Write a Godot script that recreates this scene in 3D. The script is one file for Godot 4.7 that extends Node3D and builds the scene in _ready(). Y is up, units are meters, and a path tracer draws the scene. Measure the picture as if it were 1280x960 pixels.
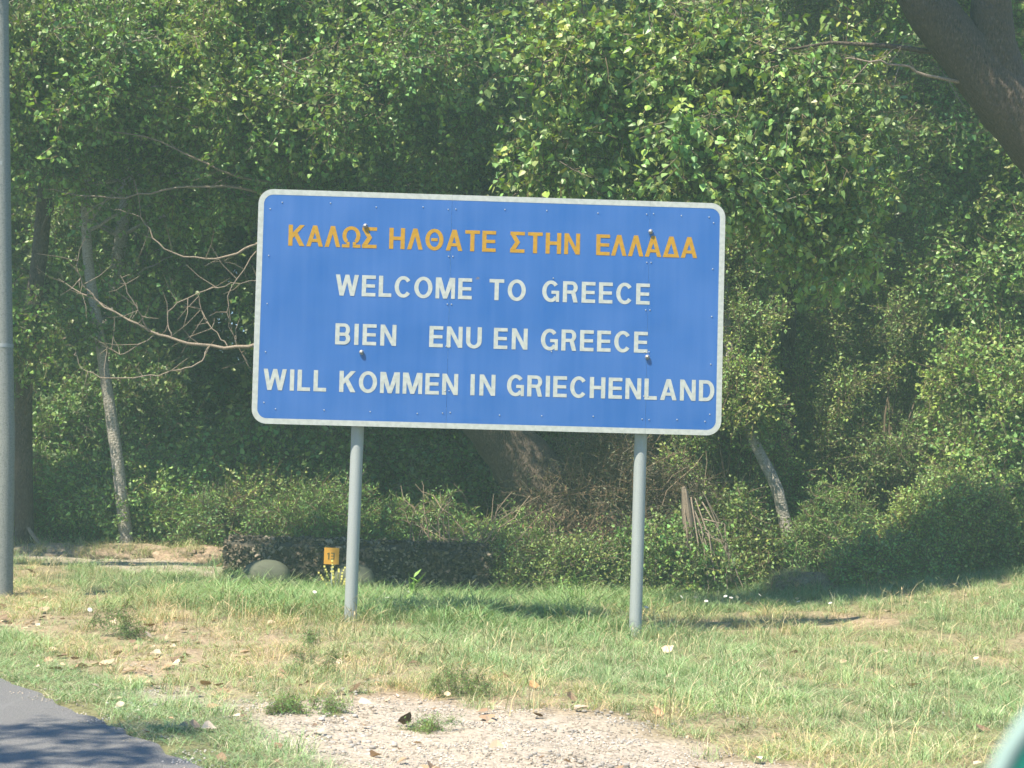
extends Node3D

# ---------------------------------------------------------------- mesh builder
class MB:
	var v := PackedVector3Array()
	var n := PackedVector3Array()
	var c := PackedColorArray()
	var u := PackedVector2Array()
	var i := PackedInt32Array()
	func vert(p: Vector3, nn: Vector3, col: Color, uv := Vector2.ZERO) -> int:
		v.append(p); n.append(nn); c.append(col); u.append(uv)
		return v.size() - 1
	func tri(a: Vector3, b: Vector3, d: Vector3, col: Color) -> void:
		var nn := (d - a).cross(b - a).normalized()
		var k := vert(a, nn, col); vert(b, nn, col); vert(d, nn, col)
		i.append_array(PackedInt32Array([k, k + 1, k + 2]))
	func quad(a: Vector3, b: Vector3, d: Vector3, e: Vector3, col: Color) -> void:
		tri(a, b, d, col); tri(a, d, e, col)
	func box(c0: Vector3, h: Vector3, col: Color) -> void:
		var p := []
		for k in 8:
			p.append(c0 + Vector3(h.x if k & 1 else -h.x, h.y if k & 2 else -h.y, h.z if k & 4 else -h.z))
		quad(p[4], p[6], p[7], p[5], col); quad(p[0], p[1], p[3], p[2], col)
		quad(p[0], p[2], p[6], p[4], col); quad(p[1], p[5], p[7], p[3], col)
		quad(p[2], p[3], p[7], p[6], col); quad(p[0], p[4], p[5], p[1], col)
	func tube(path: Array, radii: Array, sides: int, col: Color, cap := true, knobs := 0.0, seed0 := 0) -> void:
		var rows := path.size()
		var base := v.size()
		var ref := Vector3(0.31, 0.17, 0.93).normalized()
		var along := 0.0
		for r in rows:
			var d: Vector3 = (path[min(r + 1, rows - 1)] - path[max(r - 1, 0)]).normalized()
			var x := ref - d * ref.dot(d)
			if x.length() < 0.05: x = Vector3.RIGHT - d * d.x
			x = x.normalized()
			ref = x
			var y := d.cross(x)
			if r > 0: along += (path[r] - path[r - 1]).length()
			for s in sides + 1:
				var a := TAU * (s % sides) / sides
				var w := 1.0 + knobs * sin(a * 3.0 + r * 1.3 + seed0) * sin(r * 2.1 + a + seed0 * 0.7)
				var nn := x * cos(a) + y * sin(a)
				vert(path[r] + nn * radii[r] * w, nn, col, Vector2(float(s) / sides, along))
		for r in rows - 1:
			for s in sides:
				var a := base + r * (sides + 1) + s
				var b := a + sides + 1
				i.append_array(PackedInt32Array([a, b, a + 1, a + 1, b, b + 1]))
		if cap:
			var e := base + (rows - 1) * (sides + 1)
			var d2: Vector3 = (path[rows - 1] - path[rows - 2]).normalized()
			var m := vert(path[rows - 1] + d2 * radii[rows - 1] * 0.3, d2, col)
			for s in sides: i.append_array(PackedInt32Array([e + s, m, e + s + 1]))
	func mesh() -> ArrayMesh:
		for t in range(0, i.size(), 3):      # wind every face the way its normals point
			var p := v[i[t]]
			var g := (v[i[t + 2]] - p).cross(v[i[t + 1]] - p)
			if g.dot(n[i[t]] + n[i[t + 1]] + n[i[t + 2]]) < 0.0:
				var q := i[t + 1]; i[t + 1] = i[t + 2]; i[t + 2] = q
		var a := []
		a.resize(Mesh.ARRAY_MAX)
		a[Mesh.ARRAY_VERTEX] = v; a[Mesh.ARRAY_NORMAL] = n; a[Mesh.ARRAY_COLOR] = c
		a[Mesh.ARRAY_TEX_UV] = u; a[Mesh.ARRAY_INDEX] = i
		var m := ArrayMesh.new()
		m.add_surface_from_arrays(Mesh.PRIMITIVE_TRIANGLES, a)
		return m

var rng := RandomNumberGenerator.new()
var M := {}
var spray := {}
var patch := FastNoiseLite.new()
var fine := FastNoiseLite.new()
var taken := {}

func rf(a: float, b: float) -> float: return rng.randf_range(a, b)
func sm(a: float, b: float, x: float) -> float: return smoothstep(a, b, x) if a < b else 1.0 - smoothstep(b, a, x)
func V(x: float, y: float, z: float) -> Vector3: return Vector3(x, y, z)
func rdir() -> Vector3:
	var z := rf(-1, 1); var a := rf(0, TAU); var r := sqrt(1 - z * z)
	return Vector3(r * cos(a), z, r * sin(a))

func numbered(called: String) -> String:
	var k: int = taken.get(called, 0)
	taken[called] = k + 1
	return called if k == 0 else "%s_%03d" % [called, k]
func thing(called: String, label: String, category: String, at := Vector3.ZERO, group := "") -> Node3D:
	var o := Node3D.new()
	o.name = numbered(called); add_child(o); o.position = at
	o.set_meta("label", label); o.set_meta("category", category)
	if group != "": o.set_meta("group", group)
	return o
func part(called: String, m: Mesh, mat: Material, parent: Node3D) -> MeshInstance3D:
	var o := MeshInstance3D.new()
	o.name = called; o.mesh = m; o.material_override = mat
	parent.add_child(o, true)
	return o
func struct(called: String, m: Mesh, mat: Material) -> MeshInstance3D:
	var o := part(called, m, mat, self)
	o.set_meta("kind", "structure")
	return o
func many(called: String, m: Mesh, mat: Material, parent: Node3D, where: Array, tint: Array) -> MultiMeshInstance3D:
	var mm := MultiMesh.new()
	mm.transform_format = MultiMesh.TRANSFORM_3D
	mm.use_colors = true
	mm.mesh = m
	mm.instance_count = where.size()
	for k in where.size():
		mm.set_instance_transform(k, where[k])
		mm.set_instance_color(k, tint[k])
	var o := MultiMeshInstance3D.new()
	o.name = called; o.multimesh = mm; o.material_override = mat
	o.set_meta("kind", "stuff")
	parent.add_child(o, true)
	return o
func stuff(called: String, label: String, category: String, m: Mesh, mat: Material, where: Array, tint: Array) -> void:
	var o := many(called, m, mat, self, where, tint)
	o.set_meta("label", label); o.set_meta("category", category)

# ---------------------------------------------------------------- materials
func noise_tex(freq: float, stops: Array, seed0: int, size := 512, normal := false, octaves := 5, strength := 4.0) -> NoiseTexture2D:
	var f := FastNoiseLite.new()
	f.seed = seed0; f.frequency = freq; f.fractal_octaves = octaves; f.noise_type = FastNoiseLite.TYPE_SIMPLEX
	var t := NoiseTexture2D.new()
	t.width = size; t.height = size; t.seamless = true; t.noise = f
	if normal:
		t.as_normal_map = true; t.bump_strength = strength
	else:
		var g := Gradient.new()
		g.offsets = PackedFloat32Array([0.0, 1.0])
		var cs := PackedColorArray(); var os := PackedFloat32Array()
		for k in stops.size():
			cs.append(stops[k].linear_to_srgb()); os.append(0.2 + 0.6 * float(k) / (stops.size() - 1))
		g.offsets = os; g.colors = cs
		t.color_ramp = g
	return t
func mat(lin: Color, rough: float, metal := 0.0) -> StandardMaterial3D:
	var m := StandardMaterial3D.new()
	m.albedo_color = lin.linear_to_srgb()
	m.roughness = rough; m.metallic = metal
	return m
func tri_mat(tex: Texture2D, nrm: Texture2D, scale: float, rough: float, vc := false) -> StandardMaterial3D:
	var m := mat(Color.WHITE, rough)
	m.albedo_texture = tex
	if nrm:
		m.normal_enabled = true; m.normal_texture = nrm; m.normal_scale = 1.0
	m.uv1_triplanar = true; m.uv1_world_triplanar = true
	m.uv1_scale = Vector3.ONE * scale
	m.vertex_color_use_as_albedo = vc
	return m
func leaf_mat(rough: float, back: float) -> StandardMaterial3D:
	var m := mat(Color.WHITE, rough)
	m.vertex_color_use_as_albedo = true
	m.cull_mode = BaseMaterial3D.CULL_DISABLED
	m.backlight_enabled = true
	m.backlight = Color(back, back, back * 0.45)
	return m
func make_materials() -> void:
	M.leaf = leaf_mat(0.42, 0.8)
	M.small_leaf = leaf_mat(0.5, 0.75)
	M.grass = leaf_mat(0.6, 0.6)
	M.dry = leaf_mat(0.85, 0.3)
	var vc := mat(Color.WHITE, 0.85); vc.vertex_color_use_as_albedo = true
	M.vc = vc
	M.ground = tri_mat(noise_tex(0.02, [Color(0.45, 0.43, 0.4), Color(0.95, 0.93, 0.9), Color(0.7, 0.68, 0.66), Color(1, 1, 1)], 3), noise_tex(0.05, [], 4, 512, true, 5, 5.0), 0.9, 0.95, true)
	M.road = tri_mat(noise_tex(0.12, [Color(0.1, 0.1, 0.1), Color(0.22, 0.22, 0.215), Color(0.15, 0.15, 0.15), Color(0.32, 0.31, 0.3)], 8), noise_tex(0.2, [], 9, 512, true, 3, 6.0), 1.3, 0.8)
	M.bark = tri_mat(noise_tex(0.03, [Color(0.03, 0.024, 0.018), Color(0.1, 0.078, 0.058), Color(0.055, 0.043, 0.032), Color(0.14, 0.11, 0.085)], 12), noise_tex(0.03, [], 13, 512, true, 5, 14.0), 1.4, 0.95)
	M.bark.uv1_scale = Vector3(2.6, 0.6, 2.6)
	M.pale_bark = tri_mat(noise_tex(0.025, [Color(0.14, 0.13, 0.11), Color(0.4, 0.38, 0.33), Color(0.22, 0.205, 0.175), Color(0.46, 0.44, 0.39)], 15), noise_tex(0.03, [], 13, 512, true, 5, 12.0), 1.6, 0.95)
	M.dead_wood = tri_mat(noise_tex(0.04, [Color(0.12, 0.095, 0.072), Color(0.32, 0.265, 0.21), Color(0.2, 0.165, 0.13)], 17), null, 2.0, 0.9)
	M.concrete = tri_mat(noise_tex(0.03, [Color(0.16, 0.18, 0.17), Color(0.26, 0.28, 0.27), Color(0.2, 0.22, 0.21)], 19), noise_tex(0.1, [], 20, 512, true, 4, 4.0), 1.5, 0.75)
	var zinc := tri_mat(noise_tex(0.06, [Color(0.25, 0.29, 0.3), Color(0.38, 0.42, 0.43), Color(0.31, 0.35, 0.36)], 22), noise_tex(0.1, [], 20, 512, true, 3, 1.5), 4.0, 0.55)
	zinc.metallic = 0.25
	M.zinc = zinc
	M.alu = mat(Color(0.5, 0.52, 0.53), 0.5, 0.5)
	M.bolt = mat(Color(0.62, 0.6, 0.56), 0.35, 0.6)
	M.white = tri_mat(noise_tex(0.02, [Color(0.355, 0.395, 0.385), Color(0.43, 0.47, 0.46)], 24), null, 1.5, 0.5)
	M.yellow = tri_mat(noise_tex(0.02, [Color(0.36, 0.2, 0.008), Color(0.42, 0.24, 0.01)], 25), null, 1.5, 0.5)
	M.blue = sign_paint()

func sign_paint() -> StandardMaterial3D:
	var w := 768; var h := 384
	var im := Image.create(w, h, false, Image.FORMAT_RGB8)
	var f := FastNoiseLite.new(); f.seed = 31; f.frequency = 0.02; f.fractal_octaves = 4
	var g := FastNoiseLite.new(); g.seed = 32; g.frequency = 0.006; g.fractal_octaves = 3
	var base := Color(0.016, 0.11, 0.385)
	for y in h:
		for x in w:
			var streak := f.get_noise_2d(x * 2.6, y * 0.12)
			var cloud := g.get_noise_2d(x, y)
			var k := 1.0 + 0.035 * streak + 0.07 * cloud
			var dust: float = clamp(0.03 + 0.022 * streak + 0.035 * cloud, 0.0, 0.12)
			var col = Color(base.r * k, base.g * k, base.b * k).lerp(Color(0.45, 0.47, 0.47), dust)
			var d1 := Vector2(x - 361.0, y - 136.0); var d2 := Vector2(x - 424.0, y - 377.0)
			if d1.length() < 2.6 + f.get_noise_2d(x * 9.0, y * 9.0) * 2.0: col = col.lerp(Color(0.2, 0.15, 0.09), 0.6)
			if absf(d2.x) < 9 and absf(d2.y) < 3: col = col.lerp(Color(0.12, 0.13, 0.13), 0.4)
			im.set_pixel(x, y, col.linear_to_srgb())
	var m := mat(Color.WHITE, 0.42)
	m.albedo_texture = ImageTexture.create_from_image(im)
	m.normal_enabled = true; m.normal_texture = noise_tex(0.006, [], 34, 512, true, 2, 1.2); m.normal_scale = 0.5
	return m

# ---------------------------------------------------------------- ground
const ROAD_A := Vector2(-1.3, -7.24)
func road_s(x: float, z: float) -> float:      # metres to the right of the road's edge
	var b = 0.09 * sin(z * 0.5 + 0.6) + 0.012 * max(0.0, -z - 8.5) * max(0.0, -z - 8.5)
	return (x - ROAD_A.x) * 0.86 - (z - ROAD_A.y) * 0.51 + b
func track_d(x: float, z: float) -> float:     # distance from the middle of the dirt track on the left
	var a := Vector2(-9.0, -21.4); var b := Vector2(-3.1, -18.7); var p := Vector2(x, z)
	var q := Geometry2D.get_closest_point_to_segment(p, a, b)
	return p.distance_to(q)
func height(x: float, z: float) -> float:
	var h := 0.04 * sm(-11.0, -13.6, z) * sm(0.6, -1.0, x)
	h += 0.5 * sm(1.6, 6.6, x) * sm(-11.5, -17.5, z)
	h += 0.25 * sm(-20.0, -24.0, z)
	h += 0.14 * sm(-16.5, -19.3, z) * sm(-1.5, -3.6, x)
	var rough := sm(0.0, 1.2, road_s(x, z))
	h += rough * (0.035 * patch.get_noise_2d(x * 60.0, z * 60.0) + 0.014 * fine.get_noise_2d(x * 300.0, z * 300.0))
	h -= 0.1 * sm(-14.8, -17.2, z) * sm(1.2, -.2, x) * sm(-3.3, -2.3, x)
	h -= 0.06 * sm(0.12, -0.1, road_s(x, z)) 
	return h
func gravel(x: float, z: float) -> float:
	var s := road_s(x, z)
	var nz := patch.get_noise_2d(x * 55.0 + 40.0, z * 55.0) * 0.6
	var g := sm(0.35, 0.75, s + nz * 0.5) * sm(2.75, 2.1, s + nz) * sm(-9.9, -8.9, z + nz)
	return clamp(max(g, 0.75 * sm(0.95, 0.5, track_d(x, z) + nz * 0.5)), 0.0, 1.0)
func dryness(x: float, z: float) -> float:
	var s := road_s(x, z)
	var nz := patch.get_noise_2d(x * 40.0, z * 40.0 + 90.0)
	var d := sm(0.5, 1.0, s + nz * 0.4) * sm(3.9, 2.5, s + nz * 1.4) * (0.75 + 0.5 * nz)
	d = max(d, 0.3 * sm(1.0, 3.0, x) * sm(-19.0, -12.0, z) + 0.9 * nz * sm(1.0, 3.0, x))
	d = max(d, 0.8 * sm(1.2, 0.7, Vector2((x - 2.0) * 0.6, z + 15.4).length() + nz * 0.4))
	return clamp(d, 0.0, 1.0)

func make_ground() -> void:
	var xs := []; var zs := []
	var x := -9.0
	while x < 9.01:
		xs.append(x); x += 0.12
	var z := -26.0
	while z < -6.0:
		zs.append(z); z += 0.12
	var ex := 0.4
	var hi := 9.0
	while hi < 320.0:
		hi += ex; ex *= 1.3; xs.append(hi); xs.push_front(-hi)
	ex = 0.4; hi = zs[-1]
	while hi < 320.0:
		hi += ex; ex *= 1.3; zs.append(hi)
	ex = 0.4; hi = -26.0
	while hi > -320.0:
		hi -= ex; ex *= 1.3; zs.push_front(hi)
	var b := MB.new()
	for zz in zs:
		for xx in xs:
			var e := 0.06
			var h0 := height(xx, zz)
			var nn := Vector3(h0 - height(xx + e, zz), e, h0 - height(xx, zz + e)).normalized()
			var dry := dryness(xx, zz)
			var g := gravel(xx, zz)
			var col = Color(0.2, 0.2, 0.095).lerp(Color(0.4, 0.315, 0.22), clamp(dry * 1.1, 0, 1))
			col = col.lerp(Color(0.46, 0.405, 0.33), g)
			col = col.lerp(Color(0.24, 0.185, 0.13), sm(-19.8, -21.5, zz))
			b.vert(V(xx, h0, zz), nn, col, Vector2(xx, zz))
	var w := xs.size()
	for r in zs.size() - 1:
		for q in w - 1:
			var a := r * w + q
			b.i.append_array(PackedInt32Array([a, a + 1, a + w, a + 1, a + w + 1, a + w]))
	struct("ground", b.mesh(), M.ground)
	# road: a sheet a little above the ground that follows the edge curve
	var rb := MB.new()
	var k := 0
	var zz2 := 60.0
	var rows := 0
	while zz2 > -60.0:
		# find the edge x for this z
		var lo := -60.0; var up := 60.0
		for it in 40:
			var mid := (lo + up) / 2
			if road_s(mid, zz2) < 0.0: lo = mid
			else: up = mid
		var edge := lo + 0.05 * fine.get_noise_1d(zz2 * 240.0) + 0.045 * fine.get_noise_1d(zz2 * 900.0)
		for q in [-9.0, -4.0, -1.0, -0.03, 0.0]:
			rb.vert(V(edge + q, -0.03 if q == 0.0 else 0.012, zz2), V(0, 1, 0), Color.WHITE, Vector2(edge + q, zz2))
		rows += 1
		zz2 -= 0.07 if (zz2 < -5.5 and zz2 > -13.0) else 1.0
	for r in rows - 1:
		for q in 4:
			var a := r * 5 + q
			rb.i.append_array(PackedInt32Array([a, a + 5, a + 1, a + 1, a + 5, a + 6]))
	struct("road", rb.mesh(), M.road)

# ---------------------------------------------------------------- leaves and sprays
func add_leaf(b: MB, at: Vector3, dir: Vector3, up: Vector3, len: float, wid: float, col: Color, shape: int) -> void:
	var y := dir.normalized()
	var x := y.cross(up).normalized()
	var zz := x.cross(y).normalized()
	var fold := wid * rf(0.08, 0.3)
	var curl := -len * rf(0.0, 0.22)
	var p0 := at
	var tip := at + y * len + zz * curl
	if shape == 0:       # heart shaped
		var mid := at + y * len * 0.42 - zz * fold * 0.6
		var l1 := at + y * len * 0.16 - x * wid * 0.48 + zz * fold * 0.4
		var r1 := at + y * len * 0.16 + x * wid * 0.48 + zz * fold * 0.4
		var l2 := at + y * len * 0.5 - x * wid * 0.42 + zz * (fold * 0.4 + curl * 0.3)
		var r2 := at + y * len * 0.5 + x * wid * 0.42 + zz * (fold * 0.4 + curl * 0.3)
		b.tri(p0, l1, mid, col); b.tri(l1, l2, mid, col); b.tri(l2, tip, mid, col)
		b.tri(p0, mid, r1, col); b.tri(r1, mid, r2, col); b.tri(r2, mid, tip, col)
	else:                # lance shaped
		var mid := at + y * len * 0.45 - zz * fold
		var l := at + y * len * 0.42 - x * wid * 0.5
		var r := at + y * len * 0.42 + x * wid * 0.5
		b.tri(p0, l, mid, col); b.tri(l, tip, mid, col); b.tri(p0, mid, r, col); b.tri(r, mid, tip, col)

func leaf_col(hue: int) -> Color:
	var k := rf(0.5, 1.25)
	match hue:
		0: return Color(rf(0.18, 0.28) * k, rf(0.31, 0.39) * k, rf(0.075, 0.13) * k)
		1: return Color(rf(0.15, 0.23) * k, rf(0.28, 0.35) * k, rf(0.065, 0.115) * k)
		2: return Color(rf(0.12, 0.16) * k, rf(0.14, 0.17) * k, rf(0.06, 0.08) * k)
		3: return Color(rf(0.16, 0.22) * k, rf(0.12, 0.16) * k, rf(0.07, 0.09) * k)
	return Color(0.08 * k, 0.14 * k, 0.03 * k)

func make_clump(sd: int, sprays: int, rad: float, n: int, tl: float, ll: float, lw: float, shape: int, hue: int, side_twigs: int, hang := 0.25) -> ArrayMesh:
	rng.seed = sd
	var b := MB.new()
	for k in sprays:
		var d := rdir()
		var p := d * rad * pow(rf(0, 1), 0.45)
		var ax := (d * 0.8 + rdir() * 0.7 + V(0, -0.15, 0)).normalized()
		var x := ax.cross(rdir()).normalized()
		var sc := rf(0.8, 1.2)
		var warm := rf(-0.1, 0.1); var t := rf(0.8, 1.2)
		add_spray(b, Transform3D(Basis(x * sc, ax * sc, x.cross(ax) * sc), p - ax * 0.2 * sc), Color(t * (1 + warm), t, t * (1 - warm)), n, tl, ll, lw, shape, hue, side_twigs, hang)
	return b.mesh()

func add_spray(b: MB, tr: Transform3D, tone: Color, n: int, tl: float, ll: float, lw: float, shape: int, hue: int, side_twigs: int, hang := 0.25) -> void:
	var wood := Color(0.17, 0.13, 0.09)
	var twigs := []
	var main := [V(0, 0, 0), V(rf(-.05, .05) * tl, tl * 0.35, 0), V(rf(-.1, .1) * tl, tl * 0.7, rf(-.1, .1) * tl), V(rf(-.1, .1) * tl, tl, rf(-.15, .15) * tl)]
	twigs.append(main)
	for k in side_twigs:
		var o: Vector3 = main[1 + k % 2]
		var a := rf(0, TAU)
		var d := V(cos(a), rf(0.5, 1.0), sin(a)).normalized() * tl * rf(0.45, 0.7)
		twigs.append([o, o + d * 0.5 + V(0, tl * 0.03, 0), o + d])
	var per: int = int(ceil(float(n) / twigs.size()))
	for t in twigs:
		var rr := []
		for q in t.size(): rr.append(lerp(0.0055, 0.002, float(q) / (t.size() - 1)))
		var tt := []
		for q in t: tt.append(tr * q)
		b.tube(tt, rr, 3, wood, false)
		for q in per:
			var f: float = (q + rf(0.2, 1.0)) / per * (t.size() - 1.0)
			var s: int = min(int(f), t.size() - 2)
			var p: Vector3 = t[s].lerp(t[s + 1], f - s)
			var tw: Vector3 = (t[s + 1] - t[s]).normalized()
			var d := (rdir() + (tr.basis * tw).normalized() * 0.5 - V(0, hang, 0)).normalized()
			var up := (rdir() + V(-0.1, 0.45 - 0.35 * hang, 0.1)).normalized()
			var stalk := d * ll * rf(0.15, 0.4)
			var k := rf(0.5, 1.25)
			add_leaf(b, tr * p + stalk, d, up, ll * k, lw * k, leaf_col(hue) * tone, shape)

func make_sprays() -> void:
	for k in 3:
		spray["broad%d" % k] = make_clump(100 + k, 8, 0.32, 28, 0.55, 0.072, 0.06, 0, 0, 3, 0.8)
		spray["mid%d" % k] = make_clump(200 + k, 9, 0.32, 28, 0.55, 0.064, 0.05, 0, 1, 3, 0.5)
		spray["small%d" % k] = make_clump(300 + k, 9, 0.22, 38, 0.42, 0.044, 0.03, 1, 0, 4, 0.0)
		spray["lance%d" % k] = make_clump(400 + k, 8, 0.2, 32, 0.42, 0.075, 0.02, 1, 1, 3, 0.1)
		spray["grey%d" % k] = make_clump(500 + k, 8, 0.2, 24, 0.42, 0.035, 0.018, 1, 2, 5, 0.0)
		spray["brown%d" % k] = make_clump(520 + k, 8, 0.2, 16, 0.45, 0.05, 0.025, 1, 3, 4, 0.3)
		spray["far%d" % k] = make_clump(600 + k, 10, 0.5, 30, 0.9, 0.13, 0.11, 1, 1, 4, 0.2)

# puts sprays in a clump: centre, radii, how many
const PER := {"broad": 9.0, "mid": 11.0, "small": 9.0, "lance": 8.0, "grey": 8.0, "brown": 8.0, "far": 10.0}
func fill(where: Array, tint: Array, c: Vector3, r: Vector3, n: float, droop: float, bright: float, sc := 1.0) -> void:
	var cnt := int(n) + (1 if rf(0, 1) < n - int(n) else 0)
	for k in cnt:
		var d := rdir()
		var p := c + d * (r - Vector3.ONE * 0.12).max(Vector3.ONE * 0.05) * pow(rf(0.0, 1.0), 0.45)
		var s := rf(0.8, 1.2) * sc
		where.append(Transform3D(Basis.from_euler(V(rf(-.6, .6), rf(0, TAU), rf(-.6, .6))).scaled(Vector3.ONE * s), p))
		var t := bright * rf(0.8, 1.2)
		var warm := rf(-0.1, 0.1)
		tint.append(Color(t * (1.0 + warm), t, t * (1.0 - warm)))

func limb_to(b: MB, from: Vector3, to: Vector3, r0: float, r1: float, lift: float, col: Color) -> void:
	var path := []; var rr := []
	var mid = from.lerp(to, 0.5) + V(rf(-.1, .1), lift, rf(-.1, .1)) * from.distance_to(to)
	var n := 7
	for k in n + 1:
		var t := float(k) / n
		var p = from.lerp(mid, t).lerp(mid.lerp(to, t), t)
		if k > 0 and k < n: p += rdir() * 0.025 * from.distance_to(to)
		path.append(p); rr.append(lerp(r0, r1, pow(t, 0.7)))
	b.tube(path, rr, 6, col)

func smooth_path(p: Array, r: Array, n: int) -> Array:
	var c := Curve3D.new()
	var path := []; var rad := []
	for k in p.size():
		var a: Vector3 = p[max(k - 1, 0)]; var b2: Vector3 = p[min(k + 1, p.size() - 1)]
		var t := (b2 - a) / 6.0
		c.add_point(p[k], -t, t)
	for k in p.size() - 1:
		for q in n:
			var f := float(q) / n
			path.append(c.sample(k, f)); rad.append(lerp(r[k], r[k + 1], f))
	path.append(p[-1]); rad.append(r[-1])
	return [path, rad]

# a tree: trunks = [[points], [radii]] each; boxes = [centre, half size, clumps, clump radius, sprays per clump, brightness]
func tree(called: String, label: String, sd: int, trunks: Array, boxes: Array, kind: String, bark: Material, droop := 0.25, group := "", limb_r := 0.035, leafm: Material = null, bare: Array = [], spray_scale := 1.0) -> Node3D:
	rng.seed = sd
	var base: Vector3 = trunks[0][0][0]
	var o := thing(called, label, "tree", base, group)
	var b := MB.new()
	var nodes := []
	for t in trunks:
		var pr := smooth_path(t[0], t[1], 5)
		var pp := []
		for q in pr[0]: pp.append(q - base)
		b.tube(pp, pr[1], 14, Color.WHITE, true, 0.07, sd)
		for q in range(0, pr[0].size(), 2): nodes.append([pr[0][q], pr[1][q]])
	var where := []; var tint := []
	for bx in boxes:
		for k in bx[2]:
			var d := rdir() * pow(rf(0, 1), 0.4)
			var c: Vector3 = bx[0] + d * bx[1]
			var r: float = bx[3] * rf(0.7, 1.3)
			var best = null; var bd := 1e9
			for nd in nodes:
				var dd: float = nd[0].distance_to(c) + 1.2 * max(0.0, nd[0].y - c.y + 0.3)
				if dd < bd:
					bd = dd; best = nd
			if best and limb_r > 0.0:
				var rl: float = min(best[1] * 0.6, limb_r * (0.5 + 0.25 * bd))
				limb_to(b, best[0] - base, c - base, rl, 0.008, 0.12, Color.WHITE)
				if bd > 1.5: nodes.append([best[0].lerp(c, 0.75), rl * 0.5])
			fill(where, tint, c - base, V(r, r * 0.75, r), bx[4] / PER[kind], droop, bx[5], spray_scale)
	for br in bare:
		var pp := []
		for q in br[0]: pp.append(q - base)
		var thin := []
		for q in br[1]: thin.append(q * 0.62)
		var pr := smooth_path(pp, thin, 5)
		for q in range(1, pr[0].size() - 1): pr[0][q] += rdir() * 0.018
		var bb := MB.new()
		bb.tube(pr[0], pr[1], 6, Color.WHITE)
		for q in 9:        # short side twigs
			var at: int = rng.randi_range(3, pr[0].size() - 2)
			var dv := (rdir() + V(-.4, .1, .2)).normalized() * rf(.12, .55)
			bb.tube([pr[0][at], pr[0][at] + dv * .5 + rdir() * .03, pr[0][at] + dv], [.005, .0035, .0015], 4, Color.WHITE)
		part("bare_branch", bb.mesh(), M.dead_wood, o)
	part("trunk", b.mesh(), bark, o)
	if where.size():
		many("crown", spray[kind + str(sd % 3)], leafm if leafm else M.leaf, o, where, tint)
	return o

# a shrub: base, half width, height, stems, sprays
func shrub(called: String, label: String, sd: int, base: Vector3, r: Vector3, stems: int, per: int, kind: String, bright := 1.0, group := "", low := 0.15, cr := 0.32, sc := 1.0, category := "shrub") -> void:
	rng.seed = sd
	base.y = height(base.x, base.z) - 0.02
	var o := thing(called, label, category, base, group)
	var b := MB.new()
	var where := []; var tint := []
	for k in stems:
		var a := rf(0, TAU); var q := sqrt(rf(0.02, 1))
		var hh := r.y * rf(low, 1.0) * (1.0 - 0.35 * q * q)
		var top := V(cos(a) * q * r.x, hh, sin(a) * q * r.z)
		limb_to(b, V(top.x * 0.25, 0, top.z * 0.25), top, (0.012 + 0.006 * r.y) * min(1.0, r.y), 0.004 * min(1.0, r.y), 0.08, (Color(0.13, 0.1, 0.065) if category == "shrub" else Color(.3, .34, .17)) * rf(0.7, 1.2))
		fill(where, tint, top, V(cr, cr * 0.85, cr), per / PER[kind] * 1.15, -0.25, bright, sc)
	part("stem", b.mesh(), M.vc, o)
	many("foliage", spray[kind + str(sd % 3)], M.dry if kind == "brown" else M.small_leaf, o, where, tint)

# ---------------------------------------------------------------- sign
const CAP := {"A": .79, "Λ": .74, "Δ": .8, "B": .71, "C": .78, "D": .74, "E": .65, "G": .81, "H": .74, "I": .2, "K": .77, "L": .6, "M": .92, "N": .75, "O": .86, "R": .72, "T": .7, "U": .74, "W": 1.09, "Ω": .87, "Σ": .69, "Θ": .86}
var lay := 0.0
func gq(b: MB, pts: Array) -> void:          # a convex piece of a letter
	lay += 0.00035
	for k in range(1, pts.size() - 1):
		b.tri(V(pts[0].x, pts[0].y, lay), V(pts[k].x, pts[k].y, lay), V(pts[k + 1].x, pts[k + 1].y, lay), Color.WHITE)
func gr(b: MB, x0: float, y0: float, x1: float, y1: float) -> void:
	gq(b, [Vector2(x0, y0), Vector2(x0, y1), Vector2(x1, y1), Vector2(x1, y0)])
func g4(b: MB, a: Array) -> void:
	gq(b, [Vector2(a[0], a[1]), Vector2(a[2], a[3]), Vector2(a[4], a[5]), Vector2(a[6], a[7])])
func ga(b: MB, cx: float, cy: float, rx: float, ry: float, a0: float, a1: float, tx := 0.2, ty := 0.165) -> void:
	lay += 0.00035
	var n = int(max(8, abs(a1 - a0) / 10.0))
	for k in n:
		var p := []
		for j in 2:
			var a = deg_to_rad(lerp(a0, a1, float(k + j) / n))
			p.append(V(cx + rx * cos(a), cy + ry * sin(a), lay)); p.append(V(cx + (rx - tx) * cos(a), cy + (ry - ty) * sin(a), lay))
		b.quad(p[0], p[1], p[3], p[2], Color.WHITE)
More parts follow.
